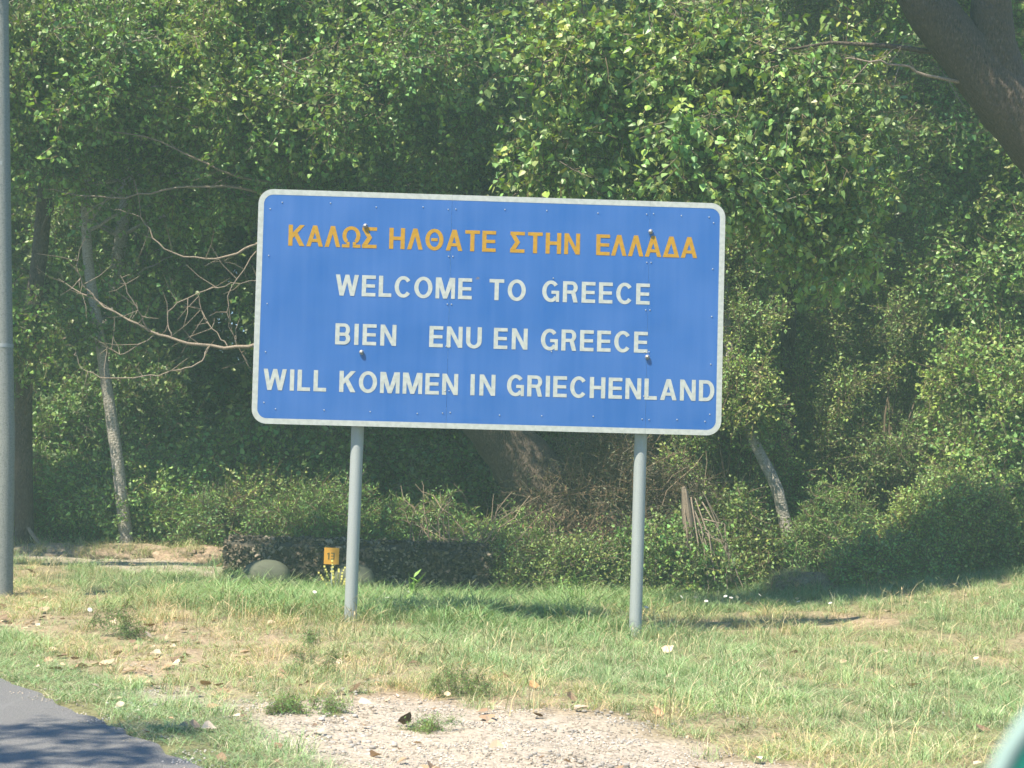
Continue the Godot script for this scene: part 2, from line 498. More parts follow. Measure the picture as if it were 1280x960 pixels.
func glyph(ch: String) -> ArrayMesh:
	var b := MB.new()
	var w: float = CAP[ch]
	lay = 0.0
	match ch:
		"E":
			gr(b, 0, 0, .2, 1); gr(b, .2, 0, w, .165); gr(b, .2, .42, w - .03, .575); gr(b, .2, .835, w, 1)
		"I": gr(b, 0, 0, .2, 1)
		"L": gr(b, 0, 0, .2, 1); gr(b, .2, 0, w, .17)
		"H": gr(b, 0, 0, .2, 1); gr(b, w - .2, 0, w, 1); gr(b, .2, .425, w - .2, .59)
		"T": gr(b, 0, .835, w, 1); gr(b, w / 2 - .1, 0, w / 2 + .1, .835)
		"N": gr(b, 0, 0, .19, 1); gr(b, w - .19, 0, w, 1); g4(b, [0.0, 1.0, .2, 1.0, w, 0.0, w - .2, 0.0])
		"M":
			gr(b, 0, 0, .18, 1); gr(b, w - .18, 0, w, 1)
			g4(b, [0.02, 1.0, .26, 1.0, w / 2 + .09, 0.0, w / 2 - .09, 0.0]); g4(b, [w - .26, 1.0, w - .02, 1.0, w / 2 + .09, 0.0, w / 2 - .09, 0.0])
		"W":
			g4(b, [0.0, 1.0, .2, 1.0, .39, 0.0, .2, 0.0]); g4(b, [w / 2 - .09, 1.0, w / 2 + .09, 1.0, .39, 0.0, .2, 0.0])
			g4(b, [w / 2 - .09, 1.0, w / 2 + .09, 1.0, w - .2, 0.0, w - .39, 0.0]); g4(b, [w - .2, 1.0, w, 1.0, w - .2, 0.0, w - .39, 0.0])
		"A", "Λ", "Δ":
			g4(b, [0.0, 0.0, w / 2 - .1, 1.0, w / 2 + .1, 1.0, .2, 0.0]); g4(b, [w, 0.0, w / 2 + .1, 1.0, w / 2 - .1, 1.0, w - .2, 0.0])
			if ch == "A": gr(b, .2, .21, w - .2, .36)
			if ch == "Δ": gr(b, .1, 0, w - .1, .16)
		"K":
			gr(b, 0, 0, .2, 1); g4(b, [.17, .33, .17, .6, .53, 1.0, .76, 1.0]); g4(b, [.28, .47, .43, .62, .77, 0.0, .53, 0.0])
		"Σ":
			gr(b, 0, .835, w, 1); gr(b, 0, 0, w, .165); g4(b, [0.02, .85, .25, .85, .47, .5, .23, .5]); g4(b, [.23, .5, .47, .5, .25, .15, 0.0, .15])
		"O": ga(b, w / 2, .5, w / 2, .515, 0, 360)
		"Θ":
			ga(b, w / 2, .5, w / 2, .515, 0, 360); gr(b, .28, .43, w - .28, .57)
		"Ω":
			ga(b, w / 2, .57, w / 2 - .01, .445, -52, 232, .19, .16); gr(b, 0, 0, .36, .15); gr(b, w - .36, 0, w, .15)
			gr(b, .21, .1, .36, .27); gr(b, w - .36, .1, w - .21, .27)
		"C": ga(b, w / 2 + .02, .5, w / 2 + .02, .515, 38, 322)
		"G":
			ga(b, w / 2 + .01, .5, w / 2 + .01, .515, 40, 322); gr(b, .44, .38, w, .53); gr(b, w - .15, 0, w, .38)
		"R", "B", "D":
			gr(b, 0, 0, .2, 1)
			if ch == "D":
				gr(b, .2, .835, w - .38, 1); gr(b, .2, 0, w - .38, .165); ga(b, w - .38, .5, .38, .5, -90, 90)
			else:
				gr(b, .2, .845, w - .28, 1); gr(b, .2, .41, w - .28, .565); ga(b, w - .29, .7025, .27, .2975, -90, 90, .19, .155)
				if ch == "B":
					gr(b, .2, 0, w - .28, .155); ga(b, w - .285, .2825, .285, .2825, -90, 90, .2, .155)
				else: g4(b, [w - .33, .45, w - .12, .45, w - .01, 0.0, w - .21, 0.0])
		"U":
			gr(b, 0, .34, .2, 1); gr(b, w - .2, .34, w, 1); ga(b, w / 2, .345, w / 2, .36, 180, 360)
	return b.mesh()

func round_rect(w: float, h: float, r: float, n: int) -> Array:
	var p := []
	for k in 4:
		var c := Vector2((w / 2 - r) * [1, -1, -1, 1][k], (h / 2 - r) * [1, 1, -1, -1][k])
		for j in n + 1:
			var a := PI / 2 * (k + float(j) / n)
			p.append(c + Vector2(cos(a), sin(a)) * r)
	return p

func make_sign() -> void:
	var yaw := 0.0372
	var gy := 0.0
	var o := thing("welcome_sign", "large blue road sign on two round grey posts, white and yellow lettering", "road sign", V(-0.204, gy, -13.816))
	o.rotation.y = yaw
	var W := 4.0; var H := 2.0; var cy := 2.722 - gy
	var board := Node3D.new()
	board.name = "board"; o.add_child(board); board.position = V(0, cy, 0); board.rotation = Vector3(0.012, 0, 0.0078)
	# three sheets side by side, rounded outer corners
	var rr := round_rect(W, H, 0.125, 8)
	var cuts := [-2.1, -0.353, 1.349, 2.1]
	for k in 3:
		var clip := PackedVector2Array([Vector2(cuts[k] + 0.0007, -2), Vector2(cuts[k + 1] - 0.0007, -2), Vector2(cuts[k + 1] - 0.0007, 2), Vector2(cuts[k] + 0.0007, 2)])
		var poly: PackedVector2Array = Geometry2D.intersect_polygons(PackedVector2Array(rr), clip)[0]
		var b := MB.new()
		var ids := Geometry2D.triangulate_polygon(poly)
		for f in 2:
			var off := b.v.size()
			for q in poly: b.vert(V(q.x, q.y, -0.005 * f), V(0, 0, 1 - 2 * f), Color.WHITE, Vector2(q.x / W + 0.5, 0.5 - q.y / H))
			for q in ids: b.i.append(off + q)
		for q in poly.size():
			var p := poly[q]; var p2 := poly[(q + 1) % poly.size()]
			b.quad(V(p.x, p.y, 0), V(p.x, p.y, -0.005), V(p2.x, p2.y, -0.005), V(p2.x, p2.y, 0), Color.WHITE)
		part("sheet", b.mesh(), M.blue, board)
		# white border along this sheet
		var bb := MB.new()
		var inner := round_rect(W - 0.092, H - 0.092, 0.08, 8)
		for q in rr.size():
			var a0: Vector2 = rr[q]; var a1: Vector2 = rr[(q + 1) % rr.size()]
			var b0: Vector2 = inner[q]; var b1: Vector2 = inner[(q + 1) % rr.size()]
			var piece := Geometry2D.intersect_polygons(PackedVector2Array([a0 * 1.0005, a1 * 1.0005, b1, b0]), clip)
			for pc in piece:
				for j in range(1, pc.size() - 1):
					bb.tri(V(pc[0].x, pc[0].y, 0.0012), V(pc[j].x, pc[j].y, 0.0012), V(pc[j + 1].x, pc[j + 1].y, 0.0012), Color.WHITE)
		if k == 1:
			for side in 2:       # the middle sheet carries one strip above and one below
				var strip := MB.new()
				for t in range(0, bb.i.size(), 3):
					if (bb.v[bb.i[t]].y > 0) == (side == 0): strip.tri(bb.v[bb.i[t]], bb.v[bb.i[t + 1]], bb.v[bb.i[t + 2]], Color.WHITE)
				part("border", strip.mesh(), M.white, board)
		else: part("border", bb.mesh(), M.white, board)
	# lettering: [word, left, right, top, yellow]
	var words := [["ΚΑΛΩΣ", -1.738, -.987, .70, 1], ["ΗΛΘΑΤΕ", -.881, .030, .70, 1], ["ΣΤΗΝ", .153, .752, .70, 1], ["ΕΛΛΑΔΑ", .892, 1.764, .70, 1],
		["WELCOME", -1.325, -.164, .287, 0], ["TO", -.015, .297, .287, 0], ["GREECE", .438, 1.362, .287, 0],
		["BIEN", -1.315, -.797, -.130, 0], ["ENU", -.516, -.069, -.130, 0], ["EN", .034, .323, -.130, 0], ["GREECE", .437, 1.353, -.128, 0],
		["WILL", -1.911, -1.378, -.534, 0], ["KOMMEN", -1.268, -.26, -.534, 0], ["IN", -.154, .058, -.532, 0], ["GRIECHENLAND", .157, 1.936, -.528, 0]]
	var same := {"Κ": "K", "Α": "A", "Η": "H", "Τ": "T", "Ε": "E", "Ν": "N"}
	var cap := 0.18
	var cache := {}
	for wd in words:
		var txt: String = wd[0]
		var total := 0.0
		var chars := []
		for ch in txt:
			var c2: String = same.get(ch, ch)
			chars.append(c2); total += CAP[c2] * cap
		var gap: float = (wd[2] - wd[1] - total) / max(1, chars.size() - 1)
		var sx := 1.0
		if gap < 0.008:
			sx = (wd[2] - wd[1] - 0.008 * (chars.size() - 1)) / total; gap = 0.008
		var x: float = wd[1]
		for c2 in chars:
			if not cache.has(c2): cache[c2] = glyph(c2)
			var l := part("letter", cache[c2], M.yellow if wd[4] else M.white, board)
			l.scale = V(cap * sx, cap, 1); l.position = V(x, wd[3] - cap, 0.0015)
			x += CAP[c2] * cap * sx + gap
	# rivets and bolts
	var rv := MB.new()
	var spots := []
	for x in [-1.8, -1.39, -1.0, -.6, -.385, -.32, 0.1, 0.46, 0.9, 1.32, 1.38, 1.62, 1.86]:
		spots.append(Vector2(x, .885 + rf(-.012, .012))); spots.append(Vector2(x, -.87 + rf(-.012, .012)))
	for y in [.83, .43, 0.02, -.39, -.82]:
		spots.append(Vector2(-1.9, y)); spots.append(Vector2(1.9, y))
	for y in [.47, .06, -.3, -.68]:
		for x in [-.37, -.335, 1.33, 1.367]: spots.append(Vector2(x, y))
	spots.append(Vector2(.53, .31)); spots.append(Vector2(.53, -.32))
	for s in spots:
		for j in 6:
			var a := TAU * j / 6.0; var a2 := TAU * (j + 1) / 6.0
			var p := V(s.x + .0055 * cos(a), s.y + .0055 * sin(a), 0.0035); var q := V(s.x + .0055 * cos(a2), s.y + .0055 * sin(a2), 0.0035)
			rv.tri(V(s.x, s.y, 0.009), q, p, Color.WHITE); rv.quad(p, q, V(q.x, q.y, 0), V(p.x, p.y, 0), Color.WHITE)
	var ro := part("rivet", rv.mesh(), M.alu, board); ro.set_meta("kind", "stuff")
	for s in [Vector2(-1.086, .707), Vector2(1.357, .735), Vector2(-1.087, -.373), Vector2(1.352, -.345)]:
		var sb := MB.new()
		var path := []; var rad := []
		for j in 7:
			path.append(V(0, 0, [0.0, .006, .0062, .016, .022, .026, .0275][j])); rad.append([.009, .009, .02, .021, .018, .011, .003][j])
		sb.tube(path, rad, 12, Color.WHITE)
		part("bolt", sb.mesh(), M.bolt, board).position = V(s.x, s.y, 0.001)
	# rails behind the board
	for y in [.8, .3, -.37, -.85]:
		var rb := MB.new(); rb.box(V(0, y, -0.043), V(1.88, 0.03, 0.037), Color.WHITE)
		part("rail", rb.mesh(), M.alu, board)
	# posts
	for k in 2:
		var x: float = [-1.1, 1.335][k]
		var wp := o.transform * V(x, 0, -0.125)
		var g := height(wp.x, wp.z)
		var pb := MB.new()
		pb.tube([V(x, g - 0.05, -0.138), V(x, 1.0, -0.138), V(x, 2.0, -0.138), V(x, 3.55, -0.138)], [.054, .054, .054, .054], 24, Color.WHITE)
		var post := part("post", pb.mesh(), M.zinc, o)
		if k == 0: post.set_meta("label", "left round galvanised post")
		else: post.set_meta("label", "right round galvanised post")

# ---------------------------------------------------------------- lumps: mounds, sandbags, wall
func lump(r: Vector3, amp: float, freq: float, sd: int, rings: int, segs: int, col: Color, flat_low := -0.25, power := 1.0) -> MB:
	var b := MB.new()
	var f := FastNoiseLite.new(); f.seed = sd; f.frequency = freq; f.fractal_octaves = 4
	var pts := []
	for a in rings + 1:
		for s in segs + 1:
			var th := PI * a / rings; var ph := TAU * (s % segs) / segs
			var d := V(sin(th) * cos(ph), cos(th), sin(th) * sin(ph))
			var e = V(sign(d.x) * pow(abs(d.x), power), sign(d.y) * pow(abs(d.y), power), sign(d.z) * pow(abs(d.z), power))
			var p = e * r * (1.0 + amp * f.get_noise_3dv(d * 10.0))
			p.y = max(p.y, flat_low * r.y)
			pts.append(p)
	var w := segs + 1
	for a in rings + 1:
		for s in w:
			var pa: Vector3 = pts[max(a - 1, 0) * w + s]; var pb: Vector3 = pts[min(a + 1, rings) * w + s]
			var pc: Vector3 = pts[a * w + (s - 1 + segs) % segs]; var pd: Vector3 = pts[a * w + (s + 1) % segs]
			var nn := (pd - pc).cross(pb - pa)
			if nn.length() < 1e-7: nn = V(0, 1 if a == 0 else -1, 0)
			nn = nn.normalized()
			if nn.dot(pts[a * w + s]) < 0: nn = -nn
			b.vert(pts[a * w + s], nn, col * (0.85 + 0.4 * f.get_noise_3dv(pts[a * w + s] * 60.0)), Vector2(s, a))
	for a in rings:
		for s in segs:
			var q := a * w + s
			b.i.append_array(PackedInt32Array([q, q + 1, q + w, q + 1, q + w + 1, q + w]))
	return b

func mound(label: String, at: Vector3, r: Vector3, sd: int, col: Color) -> void:
	at.y = height(at.x, at.z) - 0.03
	var o := thing("dirt_mound", label, "mound", at, "earth mounds at the wood's edge")
	part("soil", lump(r, 0.3, 0.11, sd, 26, 36, col, -0.1).mesh(), M.ground, o)
	rng.seed = sd
	var b := MB.new()
	for k in 60:       # clods and root bits lying on it
		var a := rf(0, TAU); var q := sqrt(rf(0, 1))
		var p = V(cos(a) * q * r.x, r.y * sqrt(max(0.0, 1 - q * q)) * 0.95, sin(a) * q * r.z)
		b.box(p, V(rf(.01, .04), rf(.008, .025), rf(.01, .04)), col * rf(0.7, 1.2))
	var cl := part("clod", b.mesh(), M.vc, o); cl.set_meta("kind", "stuff")
	var where := []; var tint := []
	for k in 130:
		var a := rf(0, TAU); var q := sqrt(rf(0.1, 1.1))
		var p := V(cos(a) * q * r.x, r.y * sqrt(max(0.0, 1 - q * q)) * 0.8, sin(a) * q * r.z)
		where.append(Transform3D(Basis(V(0, 1, 0), rf(0, TAU)).scaled(V(.6, rf(.06, .2), .6)), p)); tint.append(Color.WHITE * rf(.8, 1.2))
	many("grass", make_tuft(905, 16, .1, .0035, .6, false, [Color(.3, .4, .15), Color(.5, .45, .26), Color(.22, .33, .1)]), M.grass, o, where, tint)

func make_wall() -> void:
	rng.seed = 71
	var at := V(-1.66, height(-1.66, -18.3) - 0.03, -18.45)
	var o := thing("camouflaged_wall", "low wall draped in brown camouflage netting behind the left post", "wall", at)
	o.rotation.y = 0.03
	var L := 1.45; var H := 0.6; var D := 0.34
	var b := MB.new()
	var f := FastNoiseLite.new(); f.seed = 72; f.frequency = 0.9; f.fractal_octaves = 4
	# cross-section swept along the length, closed by end caps
	var sec := [V(0, 0, D), V(0, H * .5, D * .98), V(0, H * .86, D * .9), V(0, H * .98, D * .6), V(0, H, 0), V(0, H * .97, -D * .7), V(0, H * .5, -D), V(0, 0, -D)]
	var nx := 60
	var grid := []
	for a in nx + 1:
		var x: float = lerp(-L, L, float(a) / nx)
		for s in sec:
			var p: Vector3 = s + V(x, 0, 0)
			var k := f.get_noise_3dv(p * 3.0) * 0.06
			grid.append(p + V(0, k * (1 if s.y > 0.1 else 0), k * sign(s.z)))
	var w := sec.size()
	for a in nx:
		for s in w - 1:
			b.quad(grid[a * w + s], grid[(a + 1) * w + s], grid[(a + 1) * w + s + 1], grid[a * w + s + 1], Color(0.05, 0.047, 0.035))
	for e in [0, nx]:
		for s in range(1, w - 1): b.tri(grid[e * w], grid[e * w + s], grid[e * w + s + 1], Color(0.05, 0.047, 0.035))
	part("net", b.mesh(), M.vc, o)
	# cloth strips tied into the net
	var sb := MB.new()
	for k in 3:
		var p := []
		for q in 5: p.append(V(rf(-.01, .01) + q * 0.012 - .024, rf(-.008, .008), rf(-.008, .008)))
		for q in 4: sb.quad(p[q] + V(0, .011, 0), p[q + 1] + V(0, .011, 0), p[q + 1] - V(0, .011, 0), p[q] - V(0, .011, 0), Color.WHITE)
	var where := []; var tint := []
	var tones := [Color(.06, .055, .04), Color(.2, .16, .11), Color(.1, .085, .06), Color(.07, .08, .045), Color(.34, .28, .2), Color(.045, .045, .035)]
	for k in 6000:
		var p := V(rf(-L - .02, L + .02), 0, 0)
		var t := rf(0, 1)
		if t < .5: p += V(0, rf(0.0, H * .95), D + rf(-.02, .03))
		elif t < .75: p += V(0, H + rf(-.02, .04), rf(-D, D * .8))
		elif t < .9: p = V((L + rf(-.01, .03)) * (1 if rf(0, 1) > .5 else -1), rf(0, H), rf(-D, D))
		else: p += V(0, rf(0, H), -D - rf(-.02, .03))
		where.append(Transform3D(Basis.from_euler(V(rf(-1, 1), rf(-1, 1), rf(0, TAU))).scaled(Vector3.ONE * rf(.5, 1.2)), p))
		var dark := f.get_noise_2d(p.x * 1.5 + 7.0, p.y * 1.5) 
		tint.append(tones[int(clamp(rf(0, 3.0) + 3.0 * (1 if dark > 0.08 else 0), 0, 5))])
	many("cloth_strip", sb.mesh(), M.dry, o, where, tint)

func make_sandbags() -> void:
	var olive := mat(Color(0.085, 0.098, 0.065), 0.75)
	olive.normal_enabled = true; olive.normal_texture = noise_tex(0.2, [], 77, 256, true, 3, 3.0)
	olive.uv1_triplanar = true; olive.uv1_scale = Vector3.ONE * 3.0
	var spec := [["large olive green filled bag with rounded top against camouflaged wall", V(-2.62, 0.14, -17.86), V(.27, .23, .19), 0.1],
		["small olive bag on the ground under the large rounded bag", V(-2.86, 0.05, -17.7), V(.2, .09, .15), 0.3],
		["grey green bag half hidden behind the left sign post", V(-1.66, 0.1, -17.86), V(.24, .24, .18), -0.1]]
	var k := 0
	for s in spec:
		var at: Vector3 = s[1]; at.y = height(at.x, at.z) + s[2].y * 0.48
		var o := thing("sandbag", s[0], "sandbag", at, "olive bags by the camouflaged wall")
		o.rotation.y = s[3]
		part("bag", lump(s[2], 0.1, 0.06, 80 + k, 20, 28, Color.WHITE, -0.55, 0.85).mesh(), olive, o)
		var tb := MB.new()
		tb.tube([V(s[2].x * .93, 0, 0), V(s[2].x * 1.06, -.01, .01), V(s[2].x * 1.18, -.05, .03)], [.05, .03, .055], 8, Color.WHITE)
		part("tied_end", tb.mesh(), olive, o)
		k += 1

func make_small_sign() -> void:
	var x := -1.9; var z := -17.75
	var g := height(x, z)
	var o := thing("marker_sign", "small square ochre marker plate on a thin stake before the camouflaged wall", "sign", V(x, g, z))
	var b := MB.new(); b.box(V(0, .45, 0), V(.082, .09, .003), Color.WHITE)
	part("plate", b.mesh(), mat(Color(0.52, 0.27, 0.03), 0.6), o)
	var s := MB.new(); s.tube([V(.01, -.05, -.014), V(.01, .25, -.014), V(.012, .47, -.014)], [.01, .01, .01], 8, Color.WHITE)
	part("stake", s.mesh(), M.zinc, o)
	var dark := mat(Color(0.1, 0.085, 0.02), 0.7)
	for q in [[-.03, 0.450, .0065, .036], [-.041, 0.475, .006, .006], [.008, 0.482, .014, .005], [.008, 0.450, .012, .0045], [.008, 0.418, .014, .005], [.027, 0.450, .0055, .036]]:
		var m := MB.new(); m.box(V(q[0], q[1], .004), V(q[2], q[3], .002), Color.WHITE)
		part("mark", m.mesh(), dark, o)

# ---------------------------------------------------------------- grass
func make_tuft(sd: int, n: int, spread: float, wid: float, bend: float, seedhead: bool, tones: Array) -> ArrayMesh:
	rng.seed = sd
	var b := MB.new()
	for k in n:
		var a := rf(0, TAU)
		var r := V(cos(a), 0, sin(a)) * spread * sqrt(rf(0, 1))
		var la := rf(0, TAU)
		var lean := V(cos(la), 0, sin(la)) * rf(0.1, bend)
		var h := rf(0.45, 1.0)
		var w := V(-sin(la + rf(-.8, .8)), 0, cos(la)) * wid * rf(0.6, 1.2)
		var col: Color = tones[rng.randi() % tones.size()]
		col = col * rf(0.75, 1.25)
		var p0 := r; var p1 := r + V(0, h * .55, 0) + lean * h * .3; var p2 := r + V(0, h * rf(.8, 1.0), 0) + lean * h
		b.quad(p0 - w, p1 - w * .8, p1 + w * .8, p0 + w, col)
		b.tri(p1 - w * .8, p2, p1 + w * .8, col)
		if seedhead and k % 2 == 0:
			b.tube([p2 - (p2 - p1) * 0.35, p2 - (p2 - p1) * .1, p2 + (p2 - p1) * .25], [wid * .6, wid * 2.2, wid * .4], 3, col * 1.2, false)
	return b.mesh()

func make_grass() -> void:
	var green := [Color(.19, .34, .12), Color(.26, .41, .17), Color(.155, .29, .1), Color(.33, .45, .21)]
	var straw := [Color(.58, .48, .28), Color(.5, .43, .25), Color(.42, .4, .2), Color(.62, .53, .34)]
	var mixed := [Color(.27, .39, .18), Color(.38, .44, .25), Color(.54, .5, .34), Color(.2, .33, .14)]
	var kinds := [
		["tall_grass", "tall fresh green grass around the sign posts", make_tuft(901, 40, .13, .0034, .6, false, green + [Color(.34, .4, .2)]), [], []],
		["short_grass", "short mown green grass on the verge", make_tuft(902, 46, .14, .003, .55, false, green + mixed), [], []],
		["dry_grass", "dry straw coloured grass on the bare verge", make_tuft(903, 38, .14, .0026, .7, false, straw + [Color(.26, .34, .11), Color(.22, .3, .1)]), [], []],
		["seeding_grass", "thin seeding grass stalks standing above the verge", make_tuft(904, 12, .12, .0018, .35, true, [Color(.34, .32, .18), Color(.44, .39, .22), Color(.24, .27, .13), Color(.2, .24, .11)]), [], []]]
	rng.seed = 910
	var z := -5.8
	while z > -22.5:
		var half := -z * 0.335 + 1.6
		var step := 0.105 if z > -12.0 else 0.12
		var x := -half
		while x < half:
			var px := x + rf(-.5, .5) * step; var pz := z + rf(-.5, .5) * step
			x += step
			var s := road_s(px, pz)
			if s < 0.02: continue
			var g := gravel(px, pz); var dry := dryness(px, pz)
			var nz := patch.get_noise_2d(px * 90.0 + 5.0, pz * 90.0); var nf := fine.get_noise_2d(px * 260.0, pz * 260.0)
			var dens := 1.0 - 0.55 * dry - 1.05 * g + 0.6 * nf + 0.45 * nz
			if s < 0.5: dens = 0.95 + 0.4 * nf
			dens = min(dens, 1.0 - 0.85 * sm(-20.2, -21.6, pz))
			if track_d(px, pz) < 0.55 + nz * .4: dens = 0.08
			if rf(0, 1) > dens: continue
			var tall = sm(-12.8, -14.8, pz) * sm(2.4, 0.6, px + nz) * sm(-4.4, -2.6, px) + 0.4 * sm(-16.0, -18.0, pz) * sm(-3.2, -2.0, px)
			tall = clamp(tall + 0.35 * nf, 0.0, 1.2)
			var h: float = lerp(0.035, 0.125, clamp(0.45 + 0.9 * nf + 0.5 * nz, 0, 1)) * (1.0 - 0.35 * dry) + 0.13 * tall
			if s < 0.5: h = rf(.035, .075)
			var kind := 1
			if rf(0, 1) < dry * 0.6: kind = 2
			elif tall > 0.35: kind = 0
			if kind == 2: h *= rf(0.8, 1.5)
			if rf(0, 1) < (0.2 if pz < -10.2 and px < 1.5 else 0.1) * clamp(0.6 + 1.5 * nz, 0.1, 1.5) and s > 1.6: 
				kind = 3; h = rf(.12, .32)
			var wd: float = clamp(h * 4.5, 0.55, 1.1)
			var a := rf(0, TAU)
			var bs := Basis(V(0, 1, 0), a).scaled(V(wd, h * rf(.8, 1.25), wd))
			kinds[kind][3].append(Transform3D(bs, V(px, height(px, pz) - 0.006, pz)))
			var t := rf(.82, 1.18) * (1.0 + 0.25 * nz)
			kinds[kind][4].append(Color(t * (1.0 + 0.15 * dry + rf(-.08, .08)), t, t))
		z -= step
	for k in kinds: stuff(k[0], k[1], "grass", k[2], M.grass, k[3], k[4])
	# leaf litter: curled dry leaves
	rng.seed = 930
	var lb := MB.new()
	add_leaf(lb, V(0, 0.01, 0), V(0, .25, 1), V(0, 1, .2), 1.0, .85, Color.WHITE, 0)
	var where := []; var tint := []
	for k in 4200:
		var pz := rf(-7.0, -20.5); var px := rf(-1, 1) * (-pz * 0.335 + 1.0)
		var s := road_s(px, pz)
		var like = 0.06 + 0.8 * dryness(px, pz) * sm(2.8, 1.0, s) + 0.25 * sm(0.0, 0.4, s) * sm(1.4, .6, s) + 0.3 * sm(-18.0, -20.0, pz)
		if s < 0.05 and rf(0, 1) > 0.03: continue
		if gravel(px, pz) > 0.5 and rf(0, 1) > 0.3: continue
		if rf(0, 1) > like: continue
		var sc := rf(.03, .075) if rf(0, 1) < .75 else rf(.075, .115)
		where.append(Transform3D(Basis.from_euler(V(rf(-.5, .5), rf(0, TAU), rf(-.6, .6))).scaled(Vector3.ONE * sc), V(px, max(height(px, pz), 0.012 if s < 0.05 else -1.0) + rf(.004, .03), pz)))
		tint.append([Color(.38, .26, .16), Color(.5, .37, .25), Color(.24, .16, .1), Color(.6, .48, .36)][rng.randi() % 4] * rf(.75, 1.2))
	stuff("leaf_litter", "small brown dry leaves strewn over the verge", "leaf litter", lb.mesh(), M.dry, where, tint)
	# pebbles on the gravel shoulder and the track
	var pb := MB.new()
	for k in 9:
		var one := lump(V(1, .7, 1.2) * rf(.6, 1.5), .35, .3, 41 + k, 4, 6, Color.WHITE * rf(.7, 1.3), -0.6)
		var off := pb.v.size()
		for q in one.v.size(): pb.vert(one.v[q] + V(rf(-.001, .001), 0, 0) + V(sin(k * 2.4), 0, cos(k * 2.4)) * (1.5 + k * 1.6), one.n[q], one.c[q])
		for q in one.i: pb.i.append(off + q)
	where = []; tint = []
	for k in 9000:
		var pz := rf(-6.2, -11.0); var px := rf(-1, 1) * (-pz * 0.335 + 0.8)
		if k > 7500:
			pz = rf(-18, -21.6); px = rf(-8, -2.8)
		if road_s(px, pz) < -0.12 or rf(0, 1) > gravel(px, pz) * 0.8 + 0.05 + (0.05 if road_s(px, pz) < 0.15 else 0.0): continue
		var sc := rf(.003, .006) if rf(0, 1) < .96 else rf(.007, .014)
		where.append(Transform3D(Basis.from_euler(V(0, rf(0, 6), 0)).scaled(V(sc, sc, sc)), V(px, (height(px, pz) if road_s(px, pz) > 0.03 else 0.012) + sc * .2, pz)))
		tint.append([Color(.46, .42, .35), Color(.5, .47, .42), Color(.36, .31, .25), Color(.42, .4, .37)][rng.randi() % 4] * rf(.55, 1.3))
	stuff("gravel", "pale gravel on the shoulder beside the road", "gravel", pb.mesh(), M.vc, where, tint)
	# white flower heads in the grass
	rng.seed = 950
	var fb := MB.new()
	for k in 8:
		var a := TAU * k / 8
		fb.tri(V(0, .004, 0), V(cos(a - .3), .1, sin(a - .3)) * .02, V(cos(a + .3), .1, sin(a + .3)) * .02, Color(.75, .75, .7))
	fb.tube([V(0, 0, 0), V(.003, -.08, 0), V(0, -.17, .003)], [.0015, .0015, .0015], 3, Color(.12, .17, .05), false)
	where = []; tint = []
	for c in [[-.55, -16.9, 9, .45], [-2.3, -15.6, 4, .6], [2.05, -16.2, 8, .5], [3.1, -15.0, 4, .6], [-1.2, -14.9, 3, .8], [1.2, -14.6, 3, .3], [-3.2, -13.0, 3, .6]]:
		for k in c[2]:
			var px: float = c[0] + rf(-1, 1) * c[3]; var pz: float = c[1] + rf(-1, 1) * c[3] * .6
			where.append(Transform3D(Basis.from_euler(V(rf(0, .9), rf(0, 6), rf(-.4, .4))), V(px, height(px, pz) + .165 + rf(-.03, .06), pz))); tint.append(Color.WHITE)
	stuff("wildflowers", "small white flower heads dotted through the grass", "flowers", fb.mesh(), M.grass, where, tint)

func make_fallen_leaves() -> void:
	var spec := [["large brown curled dead leaf standing upright on the pale gravel", -.51, -8.63, .1, Color(.1, .07, .04), 1.2],
		["small dark dead leaf on gravel right of the upright leaf", .21, -8.93, .075, Color(.16, .1, .05), .5],
		["tan dead leaf at the right end of the gravel", .89, -9.15, .085, Color(.4, .27, .15), .7],
		["dark curled dead leaf lying where dry grass meets gravel", -.9, -9.83, .09, Color(.13, .09, .05), .7],
		["orange brown dead leaf in dry grass beyond the gravel", .21, -10.19, .085, Color(.45, .26, .12), .6],
		["pale dead leaf in the grass near the road's corner", -2.6, -10.68, .12, Color(.5, .38, .25), .4],
		["pale pinkish dead leaf between the two sign posts", -.56, -11.68, .1, Color(.55, .4, .3), .8]]
	rng.seed = 960
	for s in spec:
		var b := MB.new()
		add_leaf(b, V(0, 0, 0), V(0, s[5], .8), V(0, .6, -1), 1.0, .8, s[4], 0)
		add_leaf(b, V(0, 0, .02), V(.5, s[5] * .6, .5), V(0, 1, -.6), .6, .5, s[4] * 1.2, 0)
		b.tube([V(0, 0, 0), V(-.1, .02, -.25), V(-.15, .1, -.5)], [.015, .012, .01], 4, s[4])
		var o := part(numbered("fallen_leaf"), b.mesh(), M.dry, self)
		o.set_meta("label", s[0]); o.set_meta("category", "dead leaf"); o.set_meta("group", "dead leaves on the verge")
		o.scale = Vector3.ONE * s[3]; o.rotation.y = rf(0, TAU)
		o.position = V(s[1], height(s[1], s[2]) + .008, s[2])

